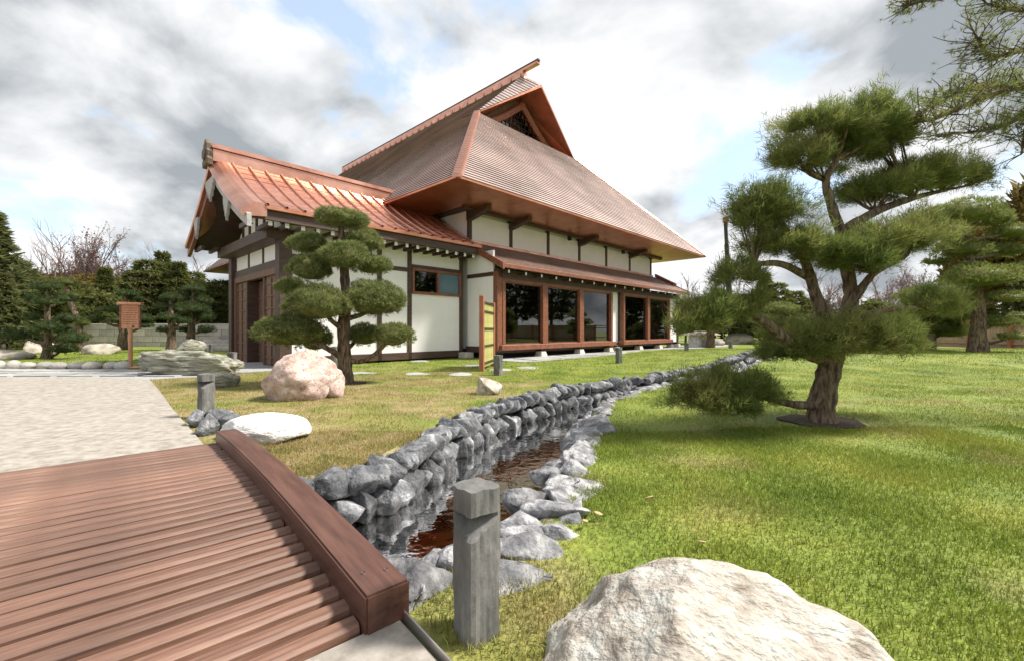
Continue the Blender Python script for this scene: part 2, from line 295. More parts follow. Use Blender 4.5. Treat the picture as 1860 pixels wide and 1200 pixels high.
def foliage(n, rx, ry, rz, nl, nw, k, seed, spread=.6, shell=.72, flat=.4, up=.5, core=0, lump=.18, clumps=0):
    """pad of tufts: n tufts of k needles in a flattened dome"""
    g = np.random.default_rng(seed); D = g.standard_normal((n, 3)); D /= np.linalg.norm(D, axis=1)[:, None]
    D[:, 2] = np.where(D[:, 2] < -.2, -D[:, 2]*g.random(n)**.5*np.sign(g.random(n)-.35), D[:, 2])
    r = shell+(1-shell)*g.random(n)**.6
    if clumps:
        C = g.standard_normal((clumps, 3)); C[:, 2] = np.abs(C[:, 2])*.9-.25; C /= np.linalg.norm(C, axis=1)[:, None]; ci = g.integers(0, clumps, n)
        Dc = C[ci]+.27*g.standard_normal((n, 3)); r = np.linalg.norm(Dc, axis=1)*(.62+.3*g.random(clumps)[ci]); D = Dc/(np.linalg.norm(Dc, axis=1)[:, None]+1e-9)
    ph = g.random(6)*6.28
    lumpv = 1+lump*(np.sin(3.1*D[:, 0]+ph[0])*np.cos(2.7*D[:, 1]+ph[1])+.7*np.sin(5.3*D[:, 1]+4*D[:, 2]+ph[2])*np.cos(4.9*D[:, 0]+ph[3]))
    P = D*(r*lumpv)[:, None]; P[:, 2] = np.where(P[:, 2] < 0, P[:, 2]*flat, P[:, 2]); P = P*np.array([rx, ry, rz])
    ax = D/np.array([rx, ry, rz]); ax /= np.linalg.norm(ax, axis=1)[:, None]; ax = ax*.8+np.array([0, 0, up])+.35*g.standard_normal((n, 3)); ax /= np.linalg.norm(ax, axis=1)[:, None]
    P = np.repeat(P, k, 0); A = np.repeat(ax, k, 0)+spread*g.standard_normal((n*k, 3)); A /= np.linalg.norm(A, axis=1)[:, None]
    ln = nl*(.6+.7*g.random(n*k)); S = np.cross(A, g.standard_normal((n*k, 3))); S /= np.linalg.norm(S, axis=1)[:, None]+1e-9
    P = P+.25*nl*g.standard_normal((n*k, 3))
    V = np.stack([P-S*nw, P+S*nw, P+A*ln[:, None]], 1).reshape(-1, 3); T = np.arange(3*n*k).reshape(-1, 3)
    rn = np.repeat(np.clip(.5+.22*np.repeat(g.standard_normal(n), k)+.12*g.standard_normal(n*k), 0, 1), 3)
    if core:
        u_, v_ = np.meshgrid(np.arange(12)/12*2*np.pi, np.linspace(-1.5, 1.5, 8)); c = np.stack([np.cos(u_)*np.cos(v_), np.sin(u_)*np.cos(v_), np.sin(v_)], -1).reshape(-1, 3)
        c[:, 2] = np.where(c[:, 2] < 0, c[:, 2]*flat, c[:, 2]); c = c*np.array([rx, ry, rz])*core; b = len(V); q = []
        for i in range(7):
            for j in range(12):
                j2 = (j+1) % 12; q += [(b+i*12+j, b+i*12+j2, b+(i+1)*12+j2), (b+i*12+j, b+(i+1)*12+j2, b+(i+1)*12+j)]
        V = np.concatenate([V, c]); T = np.concatenate([T, np.array(q)]); rn = np.concatenate([rn, np.full(len(c), .5)])
    return V, T, rn
_ico = {}
def ico(sub):
    if sub not in _ico:
        import bmesh
        bm = bmesh.new(); bmesh.ops.create_icosphere(bm, subdivisions=sub, radius=1); bm.verts.ensure_lookup_table()
        _ico[sub] = (np.array([v.co[:] for v in bm.verts]), np.array([[v.index for v in f.verts] for f in bm.faces])); bm.free()
    return _ico[sub]
from mathutils import noise as mnoise
def rock(seed, sub=3, cuts=9, rough=.10, cut=(.55, .85), nsc=1.8, blocky=0):
    g = np.random.default_rng(seed); V, T = ico(sub); V = V.copy()
    if blocky: V = V/(np.sum(np.abs(V)**blocky, axis=1)**(1/blocky))[:, None]
    for _ in range(cuts):
        n = g.standard_normal(3); n /= np.linalg.norm(n); c = g.uniform(*cut); d = V@n; V -= np.outer(np.clip(d-c, 0, None), n)
    o = g.random(3)*50
    nz = np.array([mnoise.fractal(Vector(v*nsc+o), 1.0, 2.0, 5) for v in V]); V *= (1+rough*nz)[:, None]
    return V, T
def rock_mesh(name, seed, m, sub=3, smooth=True, **k):
    V, T = rock(seed, sub, **k); me = tri_mesh(name, V, T, smooth=smooth); me.materials.append(M[m]); return me
def boulder(name, seed, m, loc, dims, rz, label, sub=4, cat='boulder', group=None, parent=None, tilt=(0, 0), **k):
    return mk(name, rock_mesh(name, seed, m, sub, **k), None, parent, loc, (tilt[0], tilt[1], rz), dims, label, cat, group)

# ================================================================= terrain
LB = np.array([(-6.0, -1.0), (-3.2, 1.3), (-2.0, 2.35), (-1.32, 2.86), (-.87, 3.33), (-.70, 3.98), (-.58, 4.66), (-.18, 5.91), (.48, 6.92), (1.2, 8.0), (2.38, 9.07), (3.36, 9.95), (5.4, 12.0), (9.08, 16.3), (14, 21)])
RB = np.array([(-5.0, -2.0), (-2.3, .5), (-1.2, 1.6), (-.64, 2.20), (-.36, 2.36), (-.06, 2.63), (.08, 3.07), (.24, 3.68), (.45, 4.6), (.72, 5.58), (1.10, 6.57), (2.05, 8.0), (3.3, 9.3), (5.6, 11.5), (9.4, 15.8), (14.5, 20.5)])
def inpoly(x, y, poly):
    c = np.zeros(x.shape, bool); n = len(poly)
    for i in range(n):
        x1, y1 = poly[i]; x2, y2 = poly[(i+1) % n]
        c ^= ((y1 > y) != (y2 > y)) & (x < (x2-x1)*(y-y1)/(y2-y1+1e-12)+x1)
    return c
def pdist(x, y, pl):
    d = np.full(x.shape, 1e9)
    for a, b in zip(pl[:-1], pl[1:]):
        e = b-a; t = np.clip(((x-a[0])*e[0]+(y-a[1])*e[1])/(e@e), 0, 1); d = np.minimum(d, np.hypot(x-a[0]-t*e[0], y-a[1]-t*e[1]))
    return d
def shift(P, k):
    T = np.gradient(P, axis=0); T /= np.linalg.norm(T, axis=1)[:, None]; return P+k*np.stack([T[:, 1], -T[:, 0]], 1)
CH = np.concatenate([shift(LB, -.27), shift(RB, .26)[::-1]])
ss = lambda a, b, x: np.clip((x-a)/(b-a), 0, 1)**2*(3-2*np.clip((x-a)/(b-a), 0, 1))
def gz(x, y):
    x = np.asarray(x, float); y = np.asarray(y, float)
    z = .30*ss(3.5, 11, x)*ss(5.5, 14, y)*(1-ss(17, 26, y)) + .05*ss(1.5, 3, x)*(1-ss(8, 12, x))*ss(3, 5, y)*(1-ss(6, 9, y))
    und = .012*np.sin(1.7*x+.6*y)*np.cos(1.3*y-.4*x); return z+und*ss(.3, 1.5, x)
def lines(a, b, fine0, fine1, step, grow=1.25):
    c = list(np.arange(fine0, fine1+1e-6, step)); s = step
    while c[-1] < b: s *= grow; c.append(c[-1]+s)
    s = step
    while c[0] > a: s *= grow; c.insert(0, c[0]-s)
    return np.array(c)
xs = lines(-500, 500, -4, 10, .09); ys = lines(-40, 700, 0, 18, .09)
X, Y = np.meshgrid(xs, ys); Z = gz(X, Y)
inch = inpoly(X, Y, CH); Z = np.where(inch, -.62, Z)
bx_ = (X+.506)*.751+(Y-1.5)*.66; by_ = -(X+.506)*.66+(Y-1.5)*.751; Z = np.where((bx_ > -2.5) & (bx_ < .1) & (by_ > .1) & (by_ < 3.12), np.minimum(Z, -.45), Z)
nx, ny = len(xs), len(ys); idx = np.arange(nx*ny).reshape(ny, nx)
Q = np.stack([idx[:-1, :-1], idx[:-1, 1:], idx[1:, 1:], idx[1:, :-1]], -1).reshape(-1, 4)
me = tri_mesh('lawn', np.stack([X, Y, Z], -1).reshape(-1, 3), Q, smooth=True); me.materials.append(M['lawn']); me.materials.append(M['bed'])
cz = Z.reshape(-1)[Q].min(1); me.polygons.foreach_set('material_index', (cz < -.3).astype(np.int32))
mk('lawn', me, None, kind='structure')
# water sheet inside the channel
def strip(name, A, B, z, m, n=60, **k):
    def res(P):
        s = np.r_[0, np.cumsum(np.linalg.norm(np.diff(P, axis=0), axis=1))]; t = np.linspace(0, s[-1], n); return np.stack([np.interp(t, s, P[:, i]) for i in (0, 1)], 1)
    a, b = res(A), res(B); V = np.concatenate([np.c_[a, np.full(n, z)], np.c_[b, np.full(n, z)]]); q = [(i, i+1, n+i+1, n+i) for i in range(n-1)]
    return mk(name, tri_mesh(name, V, np.array(q)), m, **k)
strip('stream_water', shift(LB, -.25), shift(RB, .24), -.34, 'water', kind='structure')

# concrete path, near slab, flag path, gravel
def sheet(name, pts, z, m, th=.06, kind='structure', parent=None):
    mb = MB(); n = len(pts); mb.v = [(x, y, z-th) for x, y in pts]+[(x, y, z) for x, y in pts]
    mb.f = [list(range(n))[::-1], list(range(n, 2*n))]+[[i, (i+1) % n, n+(i+1) % n, n+i] for i in range(n)]
    o = mk(name, mb.me(name), m, parent); 
    if kind: o['kind'] = kind
    return o
PATH = [(-2.74, 3.93), (-3.32, 4.56), (-4.49, 5.82), (-6.0, 7.5), (-7.7, 9.35), (-9.4, 9.75), (-14, 9.6), (-14, 6), (-7.5, 4), (-4.55, 2.32)]
sheet('concrete_path', PATH, .025, 'concrete')
SLAB = [(-.41, 1.58), (-.22, 1.36), (.1, .9), (.2, .3), (-2.2, -.6), (-2.35, -.08)]
sheet('concrete_landing', SLAB, .02, 'concrete')
e0, e1 = np.array([-.405, 1.60]), np.array([-.20, 1.355]); dd = (e1-e0)/np.linalg.norm(e1-e0); nn = np.array([-dd[1], dd[0]])
mb = MB(); ee = e1+dd*.5; c = [e0, ee, ee+nn*.006, e0+nn*.006]; mb.hexa([(*p, -.06) for p in c]+[(*p, .045) for p in c])
mk('edging_strip', mb.me('edging_strip'), 'steel', label='thin steel edging strip along the concrete landing', cat='edging')
GRAV1 = [(-7.7, 9.42), (-7.0, 10.0), (-7.6, 10.6), (-9.3, 11.4), (-10.6, 12.0), (-16.5, 12.2), (-16.5, 9.7), (-9.4, 9.82)]
sheet('gravel_strip', GRAV1, .012, 'gravel')
fp = mk('flagstone_path', None, None); fp['kind'] = 'structure'
for i in range(9):
    for j in range(3):
        x0 = -16+i*.95+.3*(j % 2); y0 = 9.92+j*.56; w_, h_ = .86+.06*random.random(), .5
        pts = [(x0+random.uniform(0, .1), y0+random.uniform(0, .06)), (x0+w_-random.uniform(0, .1), y0+random.uniform(0, .06)), (x0+w_-random.uniform(0, .08), y0+h_-random.uniform(0, .06)), (x0+random.uniform(0, .1), y0+h_-random.uniform(0, .06))]
        sheet('flagstone', pts, .032+.006*random.random(), 'flag', .05, None, fp)
# ================================================================= house frame
ANG = math.atan2(760, F); U = np.array([math.sin(ang := ANG), math.cos(ANG)]); Vv = np.array([-U[1], U[0]])
O = np.array([-6.408, 12.353])
hw = lambda a, b: O+a*U+b*Vv
RZ = math.atan2(U[1], U[0])
house = empty('japanese_house', (O[0], O[1], 0), RZ, 'white plastered timber house with steep copper shingle roof and entrance wing', 'house')
gp = [hw(6.3, -1.0), hw(6.3, -3.35), hw(29, -3.35), hw(29, -1.0)]
sheet('gravel_walk', [tuple(p) for p in gp], .012, 'gravel')
gp = [hw(-2.6, 5.2), hw(-2.6, .6), hw(-1.5, -.7), hw(.6, -.7), hw(.6, 5.2)]
sheet('gravel_forecourt', [tuple(p) for p in gp], .012, 'gravel')
pv = mk('paved_walk', None, None); pv['kind'] = 'structure'
a = 7.2
while a < 28:
    ln = random.uniform(.9, 1.5)
    for (b0, b1) in ((-3.2, -2.55), (-2.5, -1.95)):
        s = random.uniform(-.2, .2); sheet('paving_slab', [tuple(hw(a+s, b0)), tuple(hw(a+s+ln-.05, b0)), tuple(hw(a+s+ln-.05, b1)), tuple(hw(a+s, b1))], .03+.006*random.random(), 'flag', .05, None, pv)
    a += ln
for i, (px, py) in enumerate([(655, 678), (757, 679), (835, 680), (905, 672), (865, 664), (765, 656), (960, 668)]):
    p = gnd(px, py); me_ = rock_mesh('stepping_stone', 300+i, 'flag', 2, cuts=6, rough=.05)
    mk('stepping_stone', me_, None, None, (p[0], p[1], .0), (0, 0, random.random()*3), (.42, .30, .045), 'flat grey stepping stone set in the grass before the white wall', 'stepping stone', 'stepping stones')
hb = lambda name, m, *c, bevel=0.008, parent=house, **k: box(name, m, parent, *c[:6], bevel=c[6] if len(c) > 6 else bevel, **k)
# ---- wing walls (b = 0 face, a = 0 face)
for (a0, a1) in ((.17, 2.9), (3.05, 4.05), (4.22, 6.42)):
    hb('wall_panel', 'plaster', a0, a1, .03, .15, 3.22, 4.05, bevel=0)
    hb('wall_panel', 'plaster', a0, a1, .03, .15, .3, (2.33 if a0 > 4 else 3.08), bevel=0)
hb('wall_beam', 'dwoodh', .17, 4.2, -.01, .16, 3.08, 3.22)
hb('wall_beam', 'dwoodh', 4.22, 6.42, -.01, .16, 3.24, 3.36)
hb('base_beam', 'dwoodh', .17, 6.5, -.02, .16, .06, .3)
for a in (2.975, 4.135, 6.45): hb('post', 'dwood', a-.075, a+.075, -.02, .16, .06, 4.05)
hb('corner_post', 'dwood', -.17, .17, -.17, .17, 0, 3.85, .015)
hb('corner_post', 'dwood', -.17, .17, 4.45, 4.79, 0, 3.85, .015)
w_ = mk('window', None, None, house, (0, 0, 0))
for c in ((4.22, 6.42, -.05, .14, 2.33, 2.42), (4.22, 6.42, -.05, .14, 3.15, 3.24), (4.22, 4.31, -.05, .14, 2.42, 3.15), (6.33, 6.42, -.05, .14, 2.42, 3.15), (5.3, 5.38, -.05, .14, 2.42, 3.15)):
    hb('window_frame', 'rwood', *c, parent=w_)
hb('pane', 'glass', 4.31, 5.3, .03, .045, 2.42, 3.15, bevel=0, parent=w_); hb('pane', 'bluepane', 5.38, 6.33, .02, .035, 2.42, 3.15, bevel=0, parent=w_)
hb('room_back', 'dark', 4.2, 6.4, 1.2, 1.25, 2.0, 3.6, bevel=0)
# entrance face (a = 0), outward is -a
for (b0, b1) in ((.17, 1.6), (1.72, 3.0), (3.12, 4.45)):
    hb('wall_panel', 'plaster', .0, .1, b0, b1, 3.08, 3.72, bevel=0)
hb('lintel', 'dwood', -.06, .12, .17, 4.45, 2.86, 3.08); hb('lintel', 'dwood', -.09, .12, .17, 4.45, 3.72, 3.95)
for b in (1.66, 3.06): hb('stud', 'dwood', -.03, .12, b-.06, b+.06, 3.08, 3.72)
door = mk('entrance_door', None, None, house, (0, 0, 0))
hb('door_frame', 'door', -.08, .1, .17, .3, 0, 2.86, parent=door); hb('door_frame', 'door', -.08, .1, 4.32, 4.45, 0, 2.86, parent=door); hb('door_frame', 'door', -.08, .1, .3, 4.32, 2.66, 2.86, parent=door)
for (b0, b1, rec) in ((.3, 1.5, 0), (1.5, 3.2, .3), (3.2, 4.32, 0)):
    hb('door_leaf', 'door', rec, rec+.06, b0, b1, .03, 2.66, bevel=0, parent=door)
    for k in range(7): hb('batten', 'door', rec-.03, rec, b0+.04, b1-.04, .25+k*.36, .285+k*.36, bevel=0, parent=door)
    for bb in (b0+.04, (b0+b1)/2, b1-.08): hb('batten', 'door', rec-.035, rec, bb, bb+.05, .03, 2.6, bevel=0, parent=door)
for b in (1.5, 3.17): hb('door_jamb', 'dwood', -.05, .36, b-.06, b+.06, .0, 2.66, parent=door)
hb('wing_far_wall', 'plaster', .1, 6.8, 4.6, 4.7, 0, 4.0, bevel=0)
# gable over the entrance
mb = MB().prism([(.1, 3.95), (4.55, 3.95), (2.3, 5.55)], 'x', .02, .1); mk('gable_wall', mb.me('gable_wall'), 'plaster', house)
for b in (.9, 1.6, 2.3, 3.0, 3.7):
    hgt = 5.5-abs(b-2.3)*.72; hb('gable_strut', 'dwood', -.03, .06, b-.06, b+.06, 3.95, hgt)
hb('gable_beam', 'dwood', -.5, .0, -.2, 4.8, 3.55, 3.85)
# ---- wing roof
zr = lambda t: 6.18-1.95*(1.22*t-.22*t*t)
def wingpt(t, side, lift=0):
    b = 2.3-side*3.25*t; return b, zr(t)+lift
wr = mk('entrance_roof', None, None, house, (0, 0, 0))
for side in (1, -1):
    mb = MB(); nseg = 9; aend = 6.65
    for i in range(nseg):
        t0, t1 = i/nseg, (i+1)/nseg; b0, z0 = wingpt(t0, side); b1, z1 = wingpt(t1, side)
        mb.hexa([(-.72, b1, z1-.04), (aend, b1, z1-.04), (aend, b0, z0-.04), (-.72, b0, z0-.04), (-.72, b1, z1+.012), (aend, b1, z1+.012), (aend, b0, z0), (-.72, b0, z0)])
    me_ = mb.me('roof_sheet')
    ul = me_.uv_layers.new(name='UVMap')
    for lp in me_.loops: co = me_.vertices[lp.vertex_index].co; ul.data[lp.index].uv = (co.x/.46, (co.y-2.3)/.36)
    mk('roof_sheet', me_, 'panel', wr)
    # rolled verge
    mb = MB(); prof = [(-.72, 0.012), (-.86, .03), (-1.0, .02), (-1.13, -.04), (-1.24, -.14), (-1.30, -.28), (-1.28, -.36), (-.72, -.3)]
    for i in range(12):
        t0, t1 = i/12, (i+1)/12
        for (p, q) in zip(prof[:-1], prof[1:]):
            b0, z0 = wingpt(t0, side); b1, z1 = wingpt(t1, side); mb.poly([(p[0], b0, z0+p[1]), (q[0], b0, z0+q[1]), (q[0], b1, z1+q[1]), (p[0], b1, z1+p[1])])
    b1, z1 = wingpt(1, side); mb.poly([(p[0], b1, z1+p[1]) for p in prof])
    mk('verge_roll', mb.me('verge_roll', smooth=True), 'copper', wr)
    # bargeboard
    mb = MB()
    for i in range(12):
        t0, t1 = i/12*1.03, (i+1)/12*1.03; q = []
        for t, lo in ((t1, 0), (t0, 0)): q.append(wingpt(t, side))
        (b1, z1), (b0, z0) = q; d0, d1 = .34-.06*t0, .34-.06*t1
        mb.hexa([(-1.2, b1, z1-.3-d1), (-1.1, b1, z1-.3-d1), (-1.1, b0, z0-.3-d0), (-1.2, b0, z0-.3-d0), (-1.2, b1, z1-.27), (-1.1, b1, z1-.27), (-1.1, b0, z0-.27), (-1.2, b0, z0-.27)])
    mk('bargeboard', mb.me('bargeboard'), 'greywood' if side == 1 else 'rwood', wr)  # near board in pale grey, far board in red brown
    # ribs
    a = -.72
    me_rib = None
    while a < 6.6:
        if me_rib is None:
            pts = [(0, wingpt(t, side)[0], wingpt(t, side)[1]+.02) for t in np.linspace(0.02, 1.015, 10)]; v, t_ = tube(pts, .042, .042, 8, 1, 0); me_rib = tri_mesh('roof_rib', v, t_, smooth=True); me_rib.materials.append(M['copper'])
        mk('roof_rib', me_rib, None, wr, (a, 0, 0)); a += .46
    b1, z1 = wingpt(1, side); s = side
    y0, y1 = sorted((b1-.03*s, b1+.05*s)); hb('eave_edge', 'soffit', -.75, 6.66, y0, y1, z1-.11, z1-.012, parent=wr)
    y0, y1 = sorted((b1+.06*s, b1+.14*s)); hb('fascia', 'dwoodh', -1.1, 6.6, y0, y1, z1-.36, z1-.1, parent=wr)
    a = -1.0; rm = None
    while a < 6.5:
        y0, y1 = sorted((b1+.16*s, 2.3-.8*s*2)); r_ = mk('rafter', None, None, wr, (a, 0, 0)) if False else hb('rafter', 'dwood', a-.045, a+.045, min(b1+.17*s, .2 if s > 0 else 4.4), max(b1+.17*s, .2 if s > 0 else 4.4), z1-.47, z1-.36, bevel=0, parent=wr)
        ye = b1+.17*s-.012*s; hb('rafter_end', 'white', a-.05, a+.05, min(ye, ye+.012*s), max(ye, ye+.012*s), z1-.475, z1-.355, bevel=0, parent=wr); a += .41
    mb = MB()
    bI, zI = (-.0, 4.0)
    mb.poly([(-1.1, b1+.1*s, z1-.33), (6.6, b1+.1*s, z1-.33), (6.6, 2.3, 5.75), (-1.1, 2.3, 5.75)]); mk('roof_lining', mb.me('roof_lining'), 'dwoodh', wr)
hb('ridge_box', 'copper', -1.22, 5.3, 2.3-.2, 2.3+.2, 6.02, 6.38, parent=wr); hb('ridge_cap', 'copper', -1.25, 5.3, 2.3-.25, 2.3+.25, 6.39, 6.46, parent=wr); hb('ridge_cap', 'copper', -1.25, 5.3, 2.3-.14, 2.3+.14, 6.47, 6.56, parent=wr)
# ridge-end ornament and carved gable pendants
orn = [(-.36, 0), (-.40, .18), (-.28, .25), (-.34, .42), (-.22, .48), (-.24, .66), (-.1, .72), (0, .82), (.1, .72), (.24, .66), (.22, .48), (.34, .42), (.28, .25), (.40, .18), (.36, 0), (.15, .08), (0, .02), (-.15, .08)]
mk('ridge_ornament', MB().prism([(2.3+x*.85, 5.86+z) for x, z in orn], 'x', -1.38, -1.24).me('ridge_ornament', .015), 'bark2', wr)
mk('ornament_boss', MB().prism([(2.3+.16*math.cos(t), 6.2+.16*math.sin(t)) for t in np.linspace(0, 6.28, 9)[:-1]], 'x', -1.43, -1.385).me('ornament_boss', .01), 'bark2', wr)
for c_, w0 in ((2.3, .9), (.55, .5), (4.05, .5)):
    top = 5.52 if c_ == 2.3 else 4.66
    pp = [(-.55*w0, .12), (.55*w0, .12)]+[(x*w0, z) for x, z in ((.5, -.1), (.42, -.05), (.36, -.26), (.28, -.16), (.2, -.42), (.12, -.28), (.0, -.55), (-.12, -.28), (-.2, -.42), (-.28, -.16), (-.36, -.26), (-.42, -.05), (-.5, -.1))]
    mk('carved_pendant', MB().prism([(c_+x, top-.12+z) for x, z in pp], 'x', -1.27, -1.205).me('carved_pendant'), 'greywood', wr)
# ---- main body
A0, A1 = 6.8, 22.4
hb('house_core', 'plaster', A0+.02, A1-.02, .06, 26.5, 0.35, 5.9, bevel=0)
UP = [6.87, 9.2, 11.75, 14.3, 16.9, 19.55, 22.3]
for a0, a1 in zip(UP[:-1], UP[1:]): hb('wall_panel', 'plaster', a0+.09, a1-.09, -.02, .05, 4.4, 5.62, bevel=0)
for i, a in enumerate(UP):
    hb('post', 'dwood', a-.09, a+.09, -.06, .05, 4.35, 5.75)
    if i % 2 == 1 or i == 0:
        mb = MB().prism([(.05, 5.75), (.05, 5.35), (-.35, 5.42), (-1.15, 5.62), (-1.15, 5.75)], 'x', a-.13, a+.13); mk('bracket', mb.me('bracket', .01), 'dwood', house)
for a in (13.0, 18.2):
    v, t_ = tube([(a, -.35, 5.72), (a, -.38, 5.45)], .11, .11, 10, 1, 0); mk('spot_lamp', tri_mesh('spot_lamp', v, t_), 'black', house)
hb('eave_purlin', 'dwoodh', A0-.6, A1+.6, -.5, -.3, 5.62, 5.74); hb('wood_soffit', 'dwoodh', 6.3, A1+.5, -.44, .1, 5.75, 5.78, bevel=0); hb('wood_soffit', 'dwoodh', 6.3, A0, .1, 27.9, 5.75, 5.78, bevel=0)
# ---- main roof
ra0, ra1, rc = 4.2, 25.0, 14.6; be, zo = -2.5, 5.87; bB = 30.0
mr_ = mk('main_roof', None, None, house, (0, 0, 0))
BLp = np.array([10.4, 3.5, 12.1]); BRp = np.array([18.8, 3.5, 12.1]); Rp = np.array([rc, 4.15, 15.95]); Pp = np.array([rc, 2.75, 14.9])
def courses(name, f, n, m, parent, lift=.035, usc=.3):
    """f(t) -> (left point, right point) of the face at height t; stepped overlapping courses"""
    l0, r0 = f(0); lm, rm = f(.5); nrm = np.cross(np.asarray(r0)-l0, np.asarray(lm)-l0); nrm = nrm/np.linalg.norm(nrm); 
    if nrm[2] < 0: nrm = -nrm
    mb = MB()
    for i in range(n):
        t0, t1 = i/n, min(1, (i+1.05)/n); a_, b_ = map(np.asarray, f(t0)); c_, d_ = map(np.asarray, f(t1))
        ax = (np.asarray(r0)-l0)/np.linalg.norm(np.asarray(r0)-l0); uu = lambda p: float((p-l0)@ax)/usc
        mb.poly([a_+nrm*lift, b_+nrm*lift, d_, c_], [(uu(a_), i+.02), (uu(b_), i+.02), (uu(d_), i+.98), (uu(c_), i+.98)])
        mb.poly([a_, b_, b_+nrm*lift, a_+nrm*lift], [(0, i), (0, i), (0, i), (0, i)])
    o = mk(name, mb.me(name), m, parent); return o
lerp = lambda a, b, t: np.asarray(a)+(np.asarray(b)-np.asarray(a))*t
E1, E2 = np.array([ra0, be, zo]), np.array([ra1, be, zo])
courses('front_shingles', lambda t: (lerp(E1, BLp, t), lerp(E2, BRp, t)), 44, 'shingle', mr_)
def leftface(t, mirror=False):
    z = zo+(Rp[2]-zo)*t; k = (z-zo)/(BLp[2]-zo)
    p = lerp(E1, BLp, k) if k <= 1 else lerp(BLp, Rp, (z-BLp[2])/(Rp[2]-BLp[2])); q = np.array([p[0], bB-3.4*t, z])
    if mirror: p = np.array([2*rc-p[0], p[1], z]); q = np.array([2*rc-q[0], q[1], z])
    return (q, p)
courses('side_shingles', leftface, 72, 'shingle', mr_); courses('side_shingles', lambda t: leftface(t, True), 72, 'shingle', mr_)
courses('back_shingles', lambda t: (np.array([lerp(ra0, rc, t), bB-3.4*t, zo+(Rp[2]-zo)*t]), np.array([lerp(ra1, rc, t), bB-3.4*t, zo+(Rp[2]-zo)*t])), 30, 'shingle', mr_)
courses('gable_shingles', lambda t: (lerp(BLp, Rp, t), lerp(BLp+np.array([.02, -.03, 0]), Pp, t)), 20, 'shingle', mr_)
mir = lambda p: np.array([2*rc-p[0], p[1], p[2]])
courses('gable_shingles', lambda t: (lerp(BRp, Rp, t), lerp(BRp, Pp, t)), 20, 'shingle', mr_)
# hip caps
for (p, q) in ((E1, BLp), (E2, BRp)):
    me_c = None; n = 40; d = (q-p)/n
    for i in range(n):
        mb = MB(); a_ = p+d*i; b_ = p+d*(i+1.1); sd = np.array([.13, -.13, 0]) if p[0] < rc else np.array([.13, .13, 0]); upv = np.array([0, 0, .05])
        if me_c is None:
            z0 = np.zeros(3); e_ = d*1.1; k = np.array([0, 0, .055])
            mb.hexa([z0-sd-upv, z0+sd-upv, e_+sd-upv, e_-sd-upv, z0-sd*.6+k*1.5, z0+sd*.6+k*1.5, e_+sd*.6+k, e_-sd*.6+k]); me_c = mb.me('hip_cap'); me_c.materials.append(M['shingle2'] if False else M['copper'])
        mk('hip_cap', me_c, None, mr_, tuple(a_))
# eave copper soffit ring, edge
mb = MB(); I = 2.05; zi = 5.74
o4 = [(ra0, be), (ra1, be), (ra1, bB), (ra0, bB)]; i4 = [(ra0+I, be+I), (ra1-I, be+I), (ra1-I, bB-I), (ra0+I, bB-I)]
for i in range(4):
    j = (i+1) % 4; mb.poly([(*o4[i], zo-.07), (*o4[j], zo-.07), (*i4[j], zi), (*i4[i], zi)]); mb.poly([(*o4[i], zo-.07), (*o4[j], zo-.07), (*o4[j], zo+.03), (*o4[i], zo+.03)])
mk('eave_soffit', mb.me('eave_soffit'), 'soffit', mr_)
# verge undersides and gable
GB = 4.7
for s, Bp in ((1, BLp), (-1, BRp)):
    mb = MB(); dn = np.array([0, 0, -.16]); inn = np.array([s*.55, GB-3.5, .25]); Gp = np.array([rc, GB, 14.75])
    mb.poly([Bp, Pp, Pp+dn, Bp+dn*.4]); mb.poly([Bp+dn*.4, Pp+dn, Gp, np.array([Bp[0]+s*.75, GB, 12.15])]); mk('verge_soffit', mb.me('verge_soffit'), 'soffit', mr_)
    for off, th in ((.75, .14), (1.25, .11)):
        p0 = np.array([Bp[0]+s*(.9+off*.5), 4.35, 12.3]); p2 = np.array([rc, 4.2, 14.55-off*.35]); p1 = (p0+p2)/2+np.array([0, 0, -.12])
        v, t_ = tube([p0, p1, p2], th, th, 8, 4, .03); mk('gable_log', tri_mesh('gable_log', v, t_, smooth=True), 'rwood', mr_)
mk('gable_back', MB().prism([(BLp[0]+.6, 12.05), (BRp[0]-.6, 12.05), (rc, 15.0)], 'y', GB, GB+.1).me('gable_back'), 'dark', mr_)
mb = MB(); mb.poly([(BLp[0], 3.48, 12.11), (BRp[0], 3.48, 12.11), (BRp[0], GB, 12.2), (BLp[0], GB, 12.2)]); mk('gable_ledge', mb.me('gable_ledge'), 'copper', mr_)
lat = mk('lattice_window', None, None, mr_, (0, 0, 0))
mk('pane', MB().prism([(12.9, 12.75), (17.2, 12.75), (rc+.3, 14.35)], 'y', GB-.1, GB-.06).me('pane'), 'glass', lat)
for k in range(13):
    a = 12.95+k*.33; hgt = 12.75+1.6*(1-abs(a-rc-.3)/2.05)
    if hgt > 12.8: hb('lattice_bar', 'black', a-.02, a+.02, GB-.14, GB-.1, 12.72, hgt, bevel=0, parent=lat)
for k in range(5): 
    z = 12.78+k*.3; hwid = 2.05*(1-(z-12.75)/1.6); hb('lattice_bar', 'black', rc+.3-hwid, rc+.3+hwid, GB-.145, GB-.105, z-.018, z+.018, bevel=0, parent=lat)
hb('gable_sill', 'copper', 12.3, 17.6, GB-.3, GB, 12.5, 12.68, parent=mr_)
